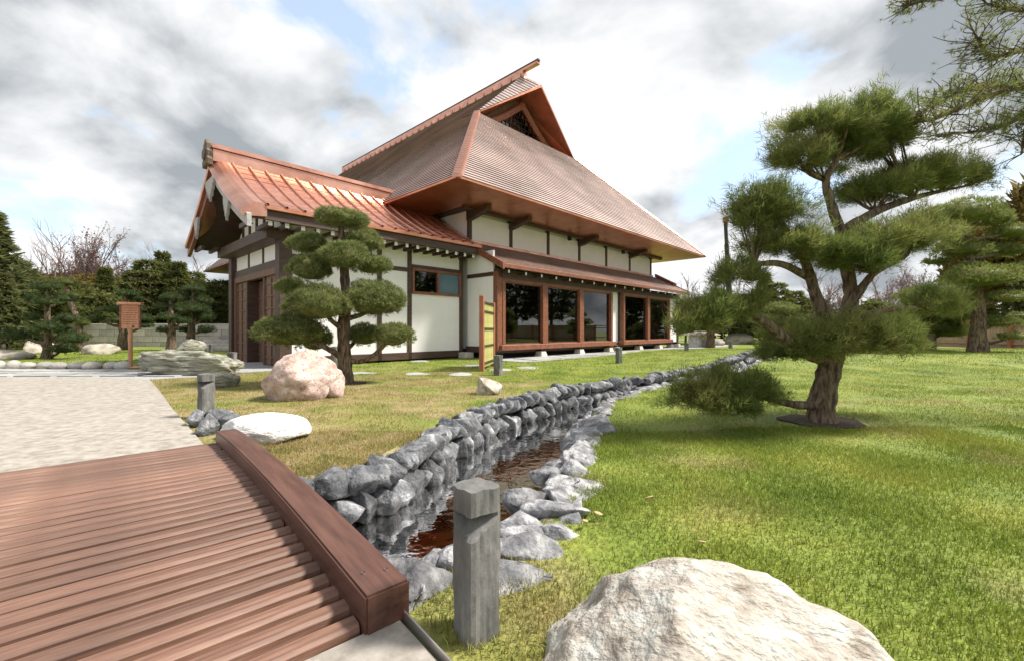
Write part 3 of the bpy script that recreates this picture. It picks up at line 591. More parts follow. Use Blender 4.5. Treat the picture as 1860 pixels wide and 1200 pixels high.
# main ridge
hb('ridge_beam', 'copper', rc-.17, rc+.17, 4.0, 26.9, 15.8, 16.12, parent=mr_); hb('ridge_beam', 'dwoodh', rc-.10, rc+.10, 2.9, 27, 16.30, 16.42, parent=mr_); hb('ridge_beam', 'copper', rc-.13, rc+.13, 2.95, 27, 16.14, 16.29, parent=mr_)
me_s = MB().prism([(-.34, -.3), (-.24, .0), (-.12, .2), (.12, .2), (.24, .0), (.34, -.3)], 'y', -.16, .16).me('ridge_saddle', .02); me_s.materials.append(M['copper'])
for k in range(29): mk('ridge_saddle', me_s, None, mr_, (rc, 4.3+k*.79, 15.97))
# ---- lean-to roof and bay
lt = mk('lean_to_roof', None, None, house, (0, 0, 0))
courses('lean_to_shingles', lambda t: (np.array([6.55, lerp(-2.15, -.03, t), lerp(3.42, 4.52, t)]), np.array([23.2, lerp(-2.15, -.03, t), lerp(3.42, 4.52, t)])), 15, 'shingle2', lt, .022, .2)
hb('flashing', 'copper', 6.8, 22.5, -.1, -.021, 4.46, 4.6, parent=lt)
mb = MB().prism([(-2.12, 3.37), (-2.12, 3.28), (.02, 4.38), (.02, 4.47)], 'x', 6.6, 23.15); mk('lean_to_deck', mb.me('lean_to_deck'), 'dwoodh', lt)
for a in (6.52, 23.14):
    mb = MB().prism([(-2.2, 3.46), (-2.2, 3.22), (.0, 4.34), (.0, 4.58)], 'x', a, a+.09); mk('bargeboard', mb.me('bargeboard'), 'rwood', lt)
hb('fascia', 'rwood', 6.6, 23.15, -2.2, -2.13, 3.28, 3.43, parent=lt)
mb = MB().prism([(-1.35, 4.03), (-1.35, 3.85), (-.02, 4.55), (-.02, 4.75)], 'x', 22.9, 23.2); mk('end_board', mb.me('end_board'), 'rwood', lt)
for k in range(17):
    a = 6.98+k*.93; hb('rafter', 'dwood', a-.035, a+.035, -2.05, -1.6, 3.14, 3.24, bevel=0, parent=lt); hb('rafter_end', 'white', a-.038, a+.038, -2.065, -2.052, 3.135, 3.245, bevel=0, parent=lt)
hb('bay_lintel', 'dwoodh', 6.75, 22.8, -1.72, -1.45, 2.98, 3.3)
hb('side_wall', 'plaster', 6.72, 6.8, -1.5, -.06, .45, 4.0, bevel=0); hb('side_beam', 'dwoodh', 6.69, 6.83, -1.5, -.06, 3.05, 3.2); hb('side_base', 'dwoodh', 6.68, 6.84, -1.6, .0, .22, .45)
hb('bay_post', 'rwood', 6.72, 6.98, -1.72, -1.46, .3, 3.2)
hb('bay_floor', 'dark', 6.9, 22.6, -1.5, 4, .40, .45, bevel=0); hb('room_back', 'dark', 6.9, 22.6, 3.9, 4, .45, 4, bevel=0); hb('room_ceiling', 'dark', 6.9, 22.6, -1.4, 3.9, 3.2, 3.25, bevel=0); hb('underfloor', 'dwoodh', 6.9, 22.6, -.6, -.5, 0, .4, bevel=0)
for (a0, a1, mids) in ((6.98, 14.75, (9.5, 12.1)), (15.8, 21.4, (18.65,))):
    bw = mk('picture_window', None, None, house, (0, 0, 0))
    hb('sill', 'rwood', a0-.15, a1+.15, -1.85, -1.5, .32, .52, .015, parent=bw); hb('head', 'rwood', a0, a1, -1.7, -1.52, 2.86, 2.98, parent=bw)
    ed = [a0]+list(mids)+[a1]
    for i, m_ in enumerate(mids): hb('mullion', 'rwood', m_-.19, m_-.01, -1.74, -1.5, .52, 2.9, parent=bw); hb('mullion', 'rwood', m_+.01, m_+.19, -1.7, -1.5, .52, 2.9, parent=bw)
    hb('jamb', 'rwood', a0, a0+.16, -1.74, -1.5, .52, 2.9, parent=bw); hb('jamb', 'rwood', a1-.16, a1, -1.74, -1.5, .52, 2.9, parent=bw)
    for p, q in zip(ed[:-1], ed[1:]):
        l_ = p+(.16 if p == a0 else .19); r_ = q-(.16 if q == a1 else .19)
        hb('pane', 'glass', l_, r_, -1.6, -1.585, .52, 2.86, bevel=0, parent=bw)
        for z0, z1 in ((.52, .56), (2.82, 2.86)): hb('glazing_bead', 'rwood', l_, r_, -1.64, -1.58, z0, z1, bevel=0, parent=bw)
hb('wall_panel', 'plaster', 14.9, 15.7, -1.45, -1.38, .42, 3.0, bevel=0); hb('wall_panel', 'plaster', 21.5, 22.62, -1.6, -1.5, .35, 3.1, bevel=0); hb('bay_post', 'dwood', 22.62, 22.78, -1.66, -1.48, .2, 3.2)
hb('floor_beam', 'dwoodh', 6.8, 22.7, -1.5, -1.32, .2, .36)
for a in (9.3, 12.0, 14.5, 15.2, 17.6, 20.0, 21.6, 22.6):
    hb('stub_post', 'dwood', a-.08, a+.08, -1.72, -1.56, .2, .34); mb = MB(); mb.hexa([(-.2, -.2, 0), (.2, -.2, 0), (.2, .2, 0), (-.2, .2, 0), (-.14, -.14, .22), (.14, -.14, .22), (.14, .14, .22), (-.14, .14, .22)]); mk('footing_block', mb.me('footing_block', .01), 'footing', house, (a, -1.64, 0))
hb('footing_block', 'footing', 6.3, 6.75, -.4, .0, 0, .22)
# ================================================================= bridge
ba = math.atan2(.66, .751); bridge = empty('footbridge', (-.506, 1.5, 0), ba, 'reddish brown timber footbridge with raised edge beam over the stream', 'footbridge')
LBm = 3.28; arch = lambda s: .045*(1-(2*s/LBm-1)**2)
pr = [(-.032, -.06), (-.036, -.01), (-.033, .014), (-.022, .026), (.022, .026), (.033, .014), (.036, -.01), (.032, -.06)]
me_p = []
for k in range(3):
    mb = MB().prism([(p*(1+.04*k), q) for p, q in pr], 'x', -2.55, .0+.01*k); me_p.append(mb.me('plank')); me_p[-1].materials.append(M['plank'])
n = 31
for i in range(n):
    s = (i+.5)*LBm/n+.0; sl = 4*.045*(1-2*s/LBm)/LBm*2
    mk('plank', me_p[i % 3], None, bridge, (random.uniform(-.01, .01), s, .02+arch(s)+random.uniform(-.003, .003)), (math.atan(sl)*.5+random.uniform(-.04, .04), 0, random.uniform(-.004, .004)))
mb = MB(); K = 14
for i in range(K):
    s0, s1 = i*LBm/K-.02, (i+1)*LBm/K-.02+.0; z0, z1 = arch(max(s0, 0)), arch(max(s1, 0))
    mb.hexa([(0, s0, z0-.06), (.165, s0, z0-.06), (.165, s1, z1-.06), (0, s1, z1-.06), (0, s0, z0+.15), (.165, s0, z0+.15), (.165, s1, z1+.15), (0, s1, z1+.15)])
import bmesh
me_b = mb.me('edge_beam'); bm = bmesh.new(); bm.from_mesh(me_b); bmesh.ops.remove_doubles(bm, verts=bm.verts, dist=.0005)
bmesh.ops.delete(bm, geom=[f for f in bm.faces if abs(f.normal.y) > .9 and .05 < f.calc_center_median().y < LBm-.1], context='FACES'); bmesh.ops.recalc_face_normals(bm, faces=bm.faces)
bmesh.ops.bevel(bm, geom=[e for e in bm.edges if e.calc_face_angle(0) > .8], offset=.008, segments=2, affect='EDGES'); bm.to_mesh(me_b); bm.free()
eb = mk('edge_beam', me_b, 'beam', bridge)
for (x, s) in ((.05, .12), (.125, .09)):
    v, t_ = tube([(x, s, .14+arch(s)), (x, s, .155+arch(s))], .008, .008, 10, 1, 0); mk('bolt', tri_mesh('bolt', v, t_), 'steel', eb)
box('support_log', 'beam', bridge, .0, .34, .30, .42, -.12, -.0, .03)
# ================================================================= stream stones
def polypts(P, step):
    s = np.r_[0, np.cumsum(np.linalg.norm(np.diff(P, axis=0), axis=1))]; t = 0; o = []
    while t < s[-1]:
        x = np.interp(t, s, P[:, 0]); y = np.interp(t, s, P[:, 1]); x2 = np.interp(t+.05, s, P[:, 0]); y2 = np.interp(t+.05, s, P[:, 1]); o.append((x, y, math.atan2(y2-y, x2-x))); d = math.hypot(x, y); t += step*(1 if d < 7 else 1.25)*random.uniform(.8, 1.2)
    return o
SM = [rock_mesh('stone', 500+i, 'stone', 3, smooth=False, cuts=18, cut=(.55, .9), rough=.07, blocky=5) for i in range(10)]
SL = [rock_mesh('stone', 540+i, 'stonel', 3, smooth=False, cuts=18, cut=(.5, .85), rough=.09, blocky=4) for i in range(8)]
wallL = empty('retaining_wall', (-.8, 3.5, -.4), 0, 'dark grey stacked stone wall lining the house side of the stream', 'stone wall')
PL = LB[2:14]
for row, (z, hgt, off, st) in enumerate(((-.48, .17, -.10, .21), (-.27, .18, -.15, .19), (-.05, .16, -.20, .18))):
    for (x, y, t_) in polypts(PL, st):
        nx_, ny_ = math.sin(t_), -math.cos(t_)
        if (x+.506)*.751+(y-1.5)*.66 < .05 and z > -.3: continue
        o = mk('stone', random.choice(SM), None, wallL, (x+nx_*(off+.04)+.8, y+ny_*(off+.04)-3.5, z+.4+random.uniform(-.025, .035)+float(gz(x, y))), (random.uniform(-.3, .3), random.uniform(-.3, .3), t_+random.choice((0, 3.14))+random.uniform(-.25, .25)), (.14*random.uniform(.75, 1.35), .18*random.uniform(.85, 1.2), hgt*.8*random.uniform(.85, 1.25)))
wallR = empty('stone_edging', (.4, 3.5, 0), 0, 'pale grey rough stones edging the lawn side of the stream', 'stone edging')
for (z, off, st, sc_) in ((-.05, -.34, .18, 1.05), (-.19, -.18, .17, .92), (-.44, -.08, .22, .8)):
    for (x, y, t_) in polypts(RB[2:15], st):
        if x < (-.62 if z > -.1 else -.5): continue
        nx_, ny_ = math.sin(t_), -math.cos(t_); rr = random.uniform(.8, 1.3)*sc_
        mk('stone', random.choice(SL), None, wallR, (x-nx_*off*-1*-1-.4+random.uniform(-.04, .04), y-ny_*off*-1*-1-3.5+random.uniform(-.04, .04), z+float(gz(x, y))), (random.uniform(-.25, .25), random.uniform(-.25, .25), t_+random.uniform(-.6, .6)), (.20*rr, .16*rr, .095*rr))
for i, (px, py, rx, ry, rz) in enumerate(((768, 1058, .19, .16, .13), (742, 1088, .12, .10, .09), (815, 1015, .11, .10, .10), (925, 1050, .17, .12, .06), (958, 1000, .21, .13, .08), (1005, 965, .15, .11, .07), (950, 955, .14, .12, .10), (1015, 925, .20, .13, .08), (965, 905, .15, .13, .10), (1030, 880, .17, .13, .07), (985, 860, .15, .12, .09), (1050, 835, .18, .13, .07))):
    p = gnd(px, py); mk('stone', SL[i % 8], None, wallR, (p[0]-.4, p[1]-3.5, -.01), (random.uniform(-.15, .15), random.uniform(-.15, .15), random.uniform(-.5, .5)), (rx*1.15, ry*1.15, rz))
# ================================================================= boulders, bollards
boulder('boulder', 24, 'pale_rock', (.62, 1.28, -.14), (.53, .42, .44), -.25, 'large pale pinkish green boulder with white veins on the lawn', sub=6, cuts=7, cut=(.78, 1.0), rough=.10, blocky=2.3)
boulder('boulder', 33, 'pink', (-3.30, 6.95, .26), (.54, .48, .47), .3, 'pinkish pitted boulder beside the clipped topiary tree', sub=5, cuts=6, cut=(.7, .95), rough=.12)
boulder('boulder', 34, 'pink', (-2.86, 7.1, .15), (.18, .3, .3), .3, 'narrow brown rock leaning on the pink pitted boulder', sub=4, cuts=8)
boulder('boulder', 45, 'white_rock', (-2.42, 4.34, .06), (.43, .36, .19), -.25, 'smooth white boulder beside the end of the bridge beam', sub=5, cuts=7, cut=(.65, .9), rough=.08)
boulder('boulder', 52, 'tan_rock', (-.42, 7.3, .10), (.27, .22, .19), .2, 'small brown boulder alone on the grass above the stream wall', cuts=10)
boulder('boulder', 57, 'slab_rock', (-7.65, 10.55, .24), (.98, .42, .34), .12, 'long layered grey green rock beside the concrete path', sub=5, cuts=7, cut=(.7, 1.0), rough=.14, nsc=2.6, blocky=6)
boulder('boulder', 58, 'slab_rock', (-5.5, 8.25, .12), (.36, .3, .24), .5, 'grey green rock between the long layered rock and the notched bollard')
for i, (px, py, s_) in enumerate(((372, 790, .13), (352, 775, .12), (400, 775, .15), (378, 772, .10), (412, 785, .12))):
    p = gnd(px, py); boulder('rock', 70+i, 'stone', (p[0], p[1]+.05, .08), (s_, s_, s_*1.0), i, 'dark grey rock clustered at the far end of the bridge beam', sub=3, cat='rock', group='rocks at the beam end')
BG = [((185, 640), .8, .42, 'tan_rock', 'broad tan boulder on the lawn behind the cloud pruned tree'), ((20, 650), .85, .4, 'tan_rock', 'rounded grey boulder at the lawn edge by the cobbles'), ((165, 612), .9, .7, 'tan_rock', 'peaked pale boulder in front of the block wall'),
      ((345, 638), .8, .55, 'slab_rock', 'dark peaked rock behind the long layered rock'), ((380, 628), .7, .4, 'tan_rock', 'low pale rock on the lawn near the entrance'), ((290, 612), .9, .6, 'tan_rock', 'grey rock under the small pine by the block wall'), ((365, 612), .9, .5, 'tan_rock', 'slanted pale rock beside the garden steps'),
      ((430, 618), .5, .5, 'tan_rock', 'pale rock close to the entrance wall'), ((70, 640), .7, .5, 'tan_rock', 'brown rock behind the cloud pruned tree trunk'), ((10, 622), 1.6, 1.2, 'tan_rock', 'big brown rock at the foot of the block wall'), ((1345, 622), .8, .5, 'tan_rock', 'pale boulder beyond the stream head'), ((1300, 625), .5, .3, 'tan_rock', 'low pale stone beside the stone lantern'), ((265, 650), .5, .22, 'white_rock', 'flat white stone behind the long layered rock')]
for i, ((px, py), w_, h_, m_, lb) in enumerate(BG):
    p = gnd(px, py+2); k = max(1, p[1]/16); boulder('boulder', 90+i, m_, (p[0], p[1], h_*.25*k), (w_*k*.8, w_*.6*k, h_*.75*k), i, lb, sub=3)
cob = [rock_mesh('cobble', 120+i, 'cobble', 2, cuts=0, rough=.08) for i in range(3)]
for i in range(11):
    mk('cobble', cob[i % 3], None, None, (-15.2+i*.46+random.uniform(-.05, .05), 12.25+random.uniform(-.08, .08)-.05*i*.3, .08), (0, 0, random.random()*3), (.24*random.uniform(.7, 1.2), .17, .14*random.uniform(.8, 1.2)), 'rounded pale cobble in the row edging the lawn beside the flagstone path', 'cobble', 'cobbles edging the lawn')
def bollard(loc, h_, w_, rz, label, notch=True, seed=0, sub=14):
    g = np.random.default_rng(seed); nz_, ns = 40, 32; V = []
    for i in range(nz_+1):
        z = i/nz_*h_
        for j in range(ns):
            th = j/ns*2*math.pi+math.pi/4; c, s = math.cos(th), math.sin(th); r = w_/2/max(abs(c), abs(s))*.98; r = min(r, w_/2*1.27)
            r *= 1+.10*mnoise.fractal(Vector((c*1.6+seed, s*1.6, z*5)), 1, 2, 4)+.05*mnoise.noise(Vector((c*3, s*3+seed, z*1.2)))
            x, y = r*c, r*s
            if notch:   # wedge cut on one side below the cap
                lo, hi = .70*h_, .83*h_
                if lo < z < hi:
                    nx_, ny_ = .64, -.77; dd_ = x*nx_+y*ny_; lim = w_*(.62-.62*(z-lo)/(hi-lo)); e_ = max(0, dd_-lim); x -= nx_*e_; y -= ny_*e_
            zz_ = z+(.012*mnoise.noise(Vector((x*14, y*14, seed))) if i == nz_ else 0)
            V.append((x, y, zz_))
    q = [(i*ns+j, i*ns+(j+1) % ns, (i+1)*ns+(j+1) % ns, (i+1)*ns+j) for i in range(nz_) for j in range(ns)]
    me_ = bpy.data.meshes.new('stone_bollard'); V.append((0, 0, h_+.012)); top = nz_*ns
    me_.from_pydata(V, [], q+[(top+j, top+(j+1) % ns, len(V)-1) for j in range(ns)]); me_.materials.append(M['bollard'])
    return mk('stone_bollard', me_, None, None, loc, (0, 0, rz), (1, 1, 1), label, 'bollard')
bollard((-.125, 1.53, -.03), .545, .13, -.9, 'rough grey basalt bollard with lamp notch beside the bridge beam and stream edging', seed=3)
bollard((-3.68, 5.3, -.02), .55, .15, -.6, 'notched grey stone bollard rising behind dark rocks at the beam end', seed=8)
for i, (px, py, h_, lb) in enumerate(((422, 676, .5, 'plain grey stone bollard before the entrance gravel'), (905, 681, .5, 'grey stone bollard next to the bamboo screen'), (1124, 659, .5, 'grey stone bollard on the grass in front of the white wall panel between windows'), (1247, 643, .5, 'grey stone bollard off the far corner of the house'), (1327, 638, .5, 'far grey stone bollard near the stream head'), (607, 668, .6, 'grey stone post by the white wall behind the pink boulder'), (384, 640, .4, 'dark short bollard on the lawn left of the entrance'))):
    p = gnd(px, py); bollard((p[0], p[1], 0), h_*p[1]/11 if p[1] < 12 else h_, .17, i, lb, False, 20+i)
# ================================================================= bamboo screen
q = ona = gnd(888, 668); sc_ = empty('bamboo_screen', (q[0], q[1], 0), R(82), 'yellow green bamboo screen panel between red brown posts', 'screen')
box('post', 'redpost', sc_, -1.02, -.9, -.06, .06, 0, 1.95, .01); box('post', 'redpost', sc_, .55, .66, -.06, .06, 0, 1.86, .01)
v, t_ = tube([(0, 0, .1), (0, 0, 1.78)], .032, .032, 8, 1, 0); me_c = tri_mesh('bamboo_cane', v, t_, smooth=True); me_c.materials.append(M['bamboo'])
for k in range(20): mk('bamboo_cane', me_c, None, sc_, (-.85+k*.072, 0, 0))
for z in (.2, .65, 1.1, 1.55, 1.78):
    v, t_ = tube([(-.9, -.04, z), (.55, -.04, z)], .02, .02, 6, 1, 0); mk('cross_cane', tri_mesh('cross_cane', v, t_), 'bamboo', sc_)
    for k in range(0, 20, 2): box('tie', 'black', sc_, -.87+k*.072, -.83+k*.072, -.07, .03, z-.025, z+.025)
# ================================================================= sign
p = gnd(237, 669); sg = empty('sign_post', (p[0], p[1], 0), .35, 'wooden notice board on a round pole by the gravel path', 'sign')
v, t_ = tube([(0, 0, 0), (0, 0, 1.1)], .05, .05, 10, 1, .03); mk('pole', tri_mesh('pole', v, t_), 'signw', sg)
box('base', 'signw', sg, -.28, .28, -.2, .2, 0, .07, .03)
bd = box('board', 'signw', sg, -.2, .2, -.03, .03, 1.1, 1.75, .01); box('cap', 'signw', sg, -.27, .27, -.1, .1, 1.75, 1.82, .01); box('frame', 'rwood', sg, -.23, -.2, -.04, .04, 1.08, 1.75); box('frame', 'rwood', sg, .2, .23, -.04, .04, 1.08, 1.75)
mb = MB()
for r_ in range(8):
    x = -.16
    while x < .14:
        l_ = random.uniform(.03, .08); l_ = min(l_, .16-x); mb.poly([(x, -.0, .55-r_*.062), (x+l_, 0, .55-r_*.062), (x+l_, 0, .565-r_*.062), (x, 0, .565-r_*.062)]); x += l_+.015
mb.poly([(.07+.035*math.cos(t), 0, .06+.035*math.sin(t)) for t in np.linspace(0, 6.28, 13)[:-1]])
mk('lettering', mb.me('lettering'), 'ink', bd, (0, -.034, 0))
# ================================================================= grass
def grass(name, n, x0, x1, y0, y1, hgt, wid, seed, segs, label):
    g = np.random.default_rng(seed); x = g.uniform(x0, x1, n); y = g.uniform(y0, y1, n)
    d = np.hypot(x, y); keep = (np.abs(x) < y*1.22+.6)
    keep &= ~inpoly(x, y, CH)
    keep &= ~((pdist(x, y, LB[1:]) < .30+.03*np.sin(7*x+4*y))) & ~((pdist(x, y, RB[1:]) < .36+.07*np.sin(5*x+3*y)))
    for P in (PATH, SLAB, GRAV1, [tuple(hw(-.3, -.12)), tuple(hw(7, -.12)), tuple(hw(7, -1.2)), tuple(hw(6.3, -1.2)), tuple(hw(6.3, -3.35)), tuple(hw(29, -3.35)), tuple(hw(29, 28)), tuple(hw(-.3, 28))], [tuple(hw(-2.6, 5.2)), tuple(hw(-2.6, .6)), tuple(hw(-1.5, -.7)), tuple(hw(.6, -.7)), tuple(hw(.6, 5.2))]): keep &= ~inpoly(x, y, P)
    bx_ = (x+.506)*.751+(y-1.5)*.66; by_ = -(x+.506)*.66+(y-1.5)*.751; keep &= ~((bx_ < .2) & (bx_ > -2.7) & (by_ > -.6) & (by_ < 3.35))
    keep &= np.hypot((x-3.40)/.46, (y-4.85)/.36) > 1
    keep &= np.hypot((x+3.25)/.35, (y-8.8)/.25) > 1
    pn = np.array([mnoise.noise(Vector((a*1.6, b*1.6, 3))) for a, b in zip(x, y)]); keep &= g.random(n) < np.clip(.85+1.0*pn, .25, 1)
    x, y, pn = x[keep], y[keep], pn[keep]; n = len(x); z = gz(x, y)-.005; P = np.stack([x, y, z], 1)
    th = g.random(n)*6.283; side = np.stack([np.cos(th), np.sin(th), np.zeros(n)], 1)*wid*(.7+.6*g.random(n))[:, None]
    lean = g.standard_normal((n, 3))*.55; lean[:, 2] = 1; lean /= np.linalg.norm(lean, axis=1)[:, None]; hh = hgt*(.45+.8*g.random(n))*(1+.5*pn)
    tip = P+lean*hh[:, None]; rn = np.clip(.5+.28*g.standard_normal(n), 0, 1)
    if segs == 1:
        V = np.stack([P-side, P+side, tip], 1).reshape(-1, 3); T = np.arange(3*n).reshape(-1, 3); rr = np.repeat(rn, 3)
    else:
        up = np.zeros_like(P); up[:, 2] = 1; md = P+(lean*.35+up*.65)*hh[:, None]*.5
        V = np.stack([P-side, P+side, md+side*.8, md-side*.8, tip], 1).reshape(-1, 3); b = np.arange(n)[:, None]*5
        T = np.concatenate([b+np.array([[0, 1, 2]]), b+np.array([[0, 2, 3]]), b+np.array([[3, 2, 4]])]); rr = np.repeat(rn, 5)
    o = mk(name, tri_mesh(name, V, T, rr), 'blade', kind='stuff'); o['label'] = label; o['category'] = 'grass'
grass('grass', 270000, -2.6, 5.2, .9, 4.6, .042, .0022, 1, 2, 'short tufted lawn grass by the stream and boulder')
grass('grass', 230000, -8.5, 12, 4.6, 11, .04, .0038, 2, 1, 'short lawn grass around the pruned trees')
grass('grass', 130000, -20, 24, 11, 24, .055, .0085, 3, 1, 'distant lawn grass before the garden walls')
p = (3.40, 4.85); pts = [(p[0]+.42*math.cos(t)*(1+.09*math.sin(5*t)), p[1]+.34*math.sin(t)*(1+.06*math.cos(7*t))) for t in np.linspace(0, 6.28, 25)[:-1]]
mb = MB(); mb.v = [(x, y, float(gz(x, y))+.012) for x, y in pts]; mb.f = [list(range(len(pts)))]; mk('mulch_ring', mb.me('mulch_ring'), 'soil', kind='structure'); pts = [(-3.25+.34*math.cos(t), 8.8+.24*math.sin(t)) for t in np.linspace(0, 6.28, 17)[:-1]]; sheet('mulch_ring', pts, .015, 'soil')
lf = rock_mesh('fallen_leaf', 700, 'litter', 1, cuts=0)
for i, (px, py) in enumerate(((1087, 946), (1063, 960), (1275, 1000), (1180, 915))):
    p = gnd(px, py); mk('fallen_leaf', lf, None, None, (p[0], p[1], .045), (.2, .3, i), (.028, .016, .005), 'dry tan fallen leaf lying on the lawn grass', 'leaf', 'fallen leaves on the lawn')
# ================================================================= trees
def px_pts(L_, d): return [at(x, y, d+dz) for x, y, dz in L_]
def limb_mesh(limbs, base, seed=0):
    parts = []
    for i, (P, r0, r1) in enumerate(limbs): v, q = tube(P, r0, r1, 10, 5, .07, seed+i, flare=.28 if i == 0 else 0); parts.append((v-base, q))
    return join(parts)
def pruned(name, label, d, base_px, limbs, pads, leaf, dens, nl, nw, k, bark='bark', core=0, seed=0, twigs=True, flat=.4, shell=.6, depth=.8, spread=.6, cat='tree', group=None, lump=.18, clumps=0, vs=1.35):
    b = at(base_px[0], base_px[1], d); zb = float(gz(b[0], b[1])); b[2] = zb; root = empty(name, tuple(b), 0, label, cat, group)
    s = d/F; LL = [(px_pts(P, d), r0*s, r1*s) for P, r0, r1 in limbs]
    LL[0][0][0] = np.array([b[0], b[1], zb-.05])
    g = np.random.default_rng(seed); tips = np.concatenate([np.array(l[0])[1:] for l in LL])
    tw = []
    for i, (x, y, hx, hy, dz) in enumerate(pads):
        c = at(x, y, d+dz*1.0); rx, rz = hx*s*(d+dz)/d, hy*s*(d+dz)/d; ry = rx*depth; vol = rx*ry
        n = int(dens*(rx*ry+rx*rz*1.2+.01)); V, T, rn = foliage(n, rx, ry, rz*vs, nl, nw, k, seed*50+i, spread, shell, flat, core=core, lump=lump, clumps=clumps)
        o = mk('foliage_pad', tri_mesh('foliage_pad', V, T, rn), leaf, root, tuple(c-b+np.array([0, 0, -.25*rz])))
        if twigs:
            j = np.argmin(np.linalg.norm(tips-c, axis=1)); src = tips[j]
            for q in range(10):
                e = c+g.uniform(-1, 1, 3)*np.array([rx, ry, rz*.5])*.75; m_ = (src+e)/2+np.array([0, 0, -.12*rz])+.05*rx*g.standard_normal(3); tw.append(([src, m_, e], 2.6*s*(1.0), .7*s))
    v, q = limb_mesh(LL, b, seed); mk('trunk', tri_mesh('trunk', v, q, smooth=True), bark, root)
    if tw:
        parts = []
        for i, (P, r0, r1) in enumerate(tw): vv, qq = tube(P, r0, r1, 5, 3, .05, i); parts.append((vv-b, qq))
        v, q = join(parts); mk('twigs', tri_mesh('twigs', v, q, smooth=True), bark, root, kind='stuff')
    return root
# foreground pine
pruned('pine_tree', 'large cloud pruned pine with sprawling limbs on the green lawn in a mulch ring', 4.85, (1492, 777),
    [([(1492, 777, 0), (1492, 735, 0), (1505, 680, .0), (1512, 640, .03), (1520, 600, .05)], 23, 17),
     ([(1515, 620, .05), (1490, 560, 0), (1470, 500, -.05), (1455, 455, -.1), (1432, 420, -.1)], 12, 5),
     ([(1520, 610, .05), (1545, 545, .1), (1540, 500, .1), (1530, 430, .1), (1512, 380, .1), (1500, 330, .05), (1520, 290, 0)], 14, 5),
     ([(1522, 590, .05), (1560, 530, -.1), (1590, 495, -.2), (1640, 470, -.25)], 9, 3.5),
     ([(1535, 420, .1), (1590, 385, .2), (1660, 360, .3), (1720, 345, .35)], 10, 3),
     ([(1470, 505, -.05), (1420, 480, -.2), (1370, 482, -.25), (1345, 500, -.3)], 7, 3),
     ([(1500, 655, 0), (1465, 640, -.15), (1420, 610, -.3), (1375, 575, -.4), (1345, 562, -.4), (1300, 570, -.45)], 12, 5),
     ([(1484, 735, 0), (1450, 735, -.15), (1415, 728, -.25), (1360, 715, -.35)], 9, 4),
     ([(1530, 590, .05), (1580, 570, .2), (1640, 560, .3), (1690, 565, .35)], 8, 3),
     ([(1510, 640, 0), (1470, 632, .2), (1430, 612, .3)], 7, 3), ([(1512, 640, 0), (1570, 625, -.2), (1630, 612, -.25)], 7, 3)],
    [(1490, 232, 70, 34, .0), (1575, 228, 68, 36, .15), (1450, 285, 48, 30, -.1), (1530, 275, 70, 30, .3), (1610, 250, 40, 26, .2),
     (1590, 345, 62, 26, .25), (1660, 325, 62, 30, .35), (1725, 318, 58, 36, .3), 
     (1395, 375, 62, 38, -.15), (1370, 400, 38, 24, -.25), (1425, 440, 62, 24, -.2), 
     (1625, 432, 74, 34, -.3), (1560, 470, 55, 28, -.35), (1500, 455, 52, 26, -.3), (1660, 420, 40, 28, -.1), 
     (1340, 498, 40, 26, -.3), (1275, 575, 46, 36, -.5), (1315, 560, 40, 28, -.4), (1250, 592, 26, 22, -.45), (1372, 545, 22, 16, -.4),
     (1440, 615, 48, 32, .3), (1500, 618, 60, 34, -.25), (1560, 612, 56, 36, -.35), (1620, 612, 46, 36, -.2), (1420, 640, 34, 16, .0), 
     (1265, 715, 52, 34, -.35), (1320, 700, 50, 34, -.3), (1370, 715, 46, 30, -.25), (1330, 735, 50, 18, -.4), (1700, 555, 46, 30, .4)],
    'pine', 5600, .08, .0028, 11, seed=5, shell=.35, flat=.6, spread=.5, clumps=22)
# left clipped juniper
pruned('topiary_tree', 'clipped cloud topiary tree with rounded dense pads before the white wing wall', 8.84, (627, 696),
    [([(627, 696, 0), (626, 650, 0), (624, 600, 0), (628, 550, 0), (626, 500, 0), (622, 450, 0), (618, 405, 0)], 13, 5),
     ([(622, 650, 0), (600, 635, -.2), (565, 620, -.4), (535, 605, -.5)], 6, 3), ([(628, 655, 0), (660, 655, .1), (690, 635, .1), (710, 612, .1)], 5, 3), ([(625, 600, 0), (600, 580, -.3), (585, 560, -.4)], 5, 3),
     ([(628, 580, 0), (660, 570, .2), (690, 555, .3)], 5, 3), ([(626, 640, 0), (645, 620, .5), (655, 612, .6)], 4, 3)],
    [(622, 396, 44, 18, 0), (560, 442, 34, 21, .1), (660, 437, 36, 22, .2), (622, 462, 42, 28, -.3), (564, 485, 38, 26, -.2), (676, 480, 34, 19, .3), (528, 520, 28, 17, .5), (577, 548, 58, 36, -.5), (676, 540, 50, 36, .1), (702, 550, 26, 22, .4),
     (528, 598, 58, 32, -.5), (572, 612, 28, 26, .3), (662, 606, 30, 22, .5), (714, 606, 33, 24, .1)],
    'juniper', 3600, .06, .006, 7, bark='bark', core=.80, seed=11, twigs=False, flat=.75, shell=.9, depth=.95, spread=.8, lump=.16, vs=1.05)
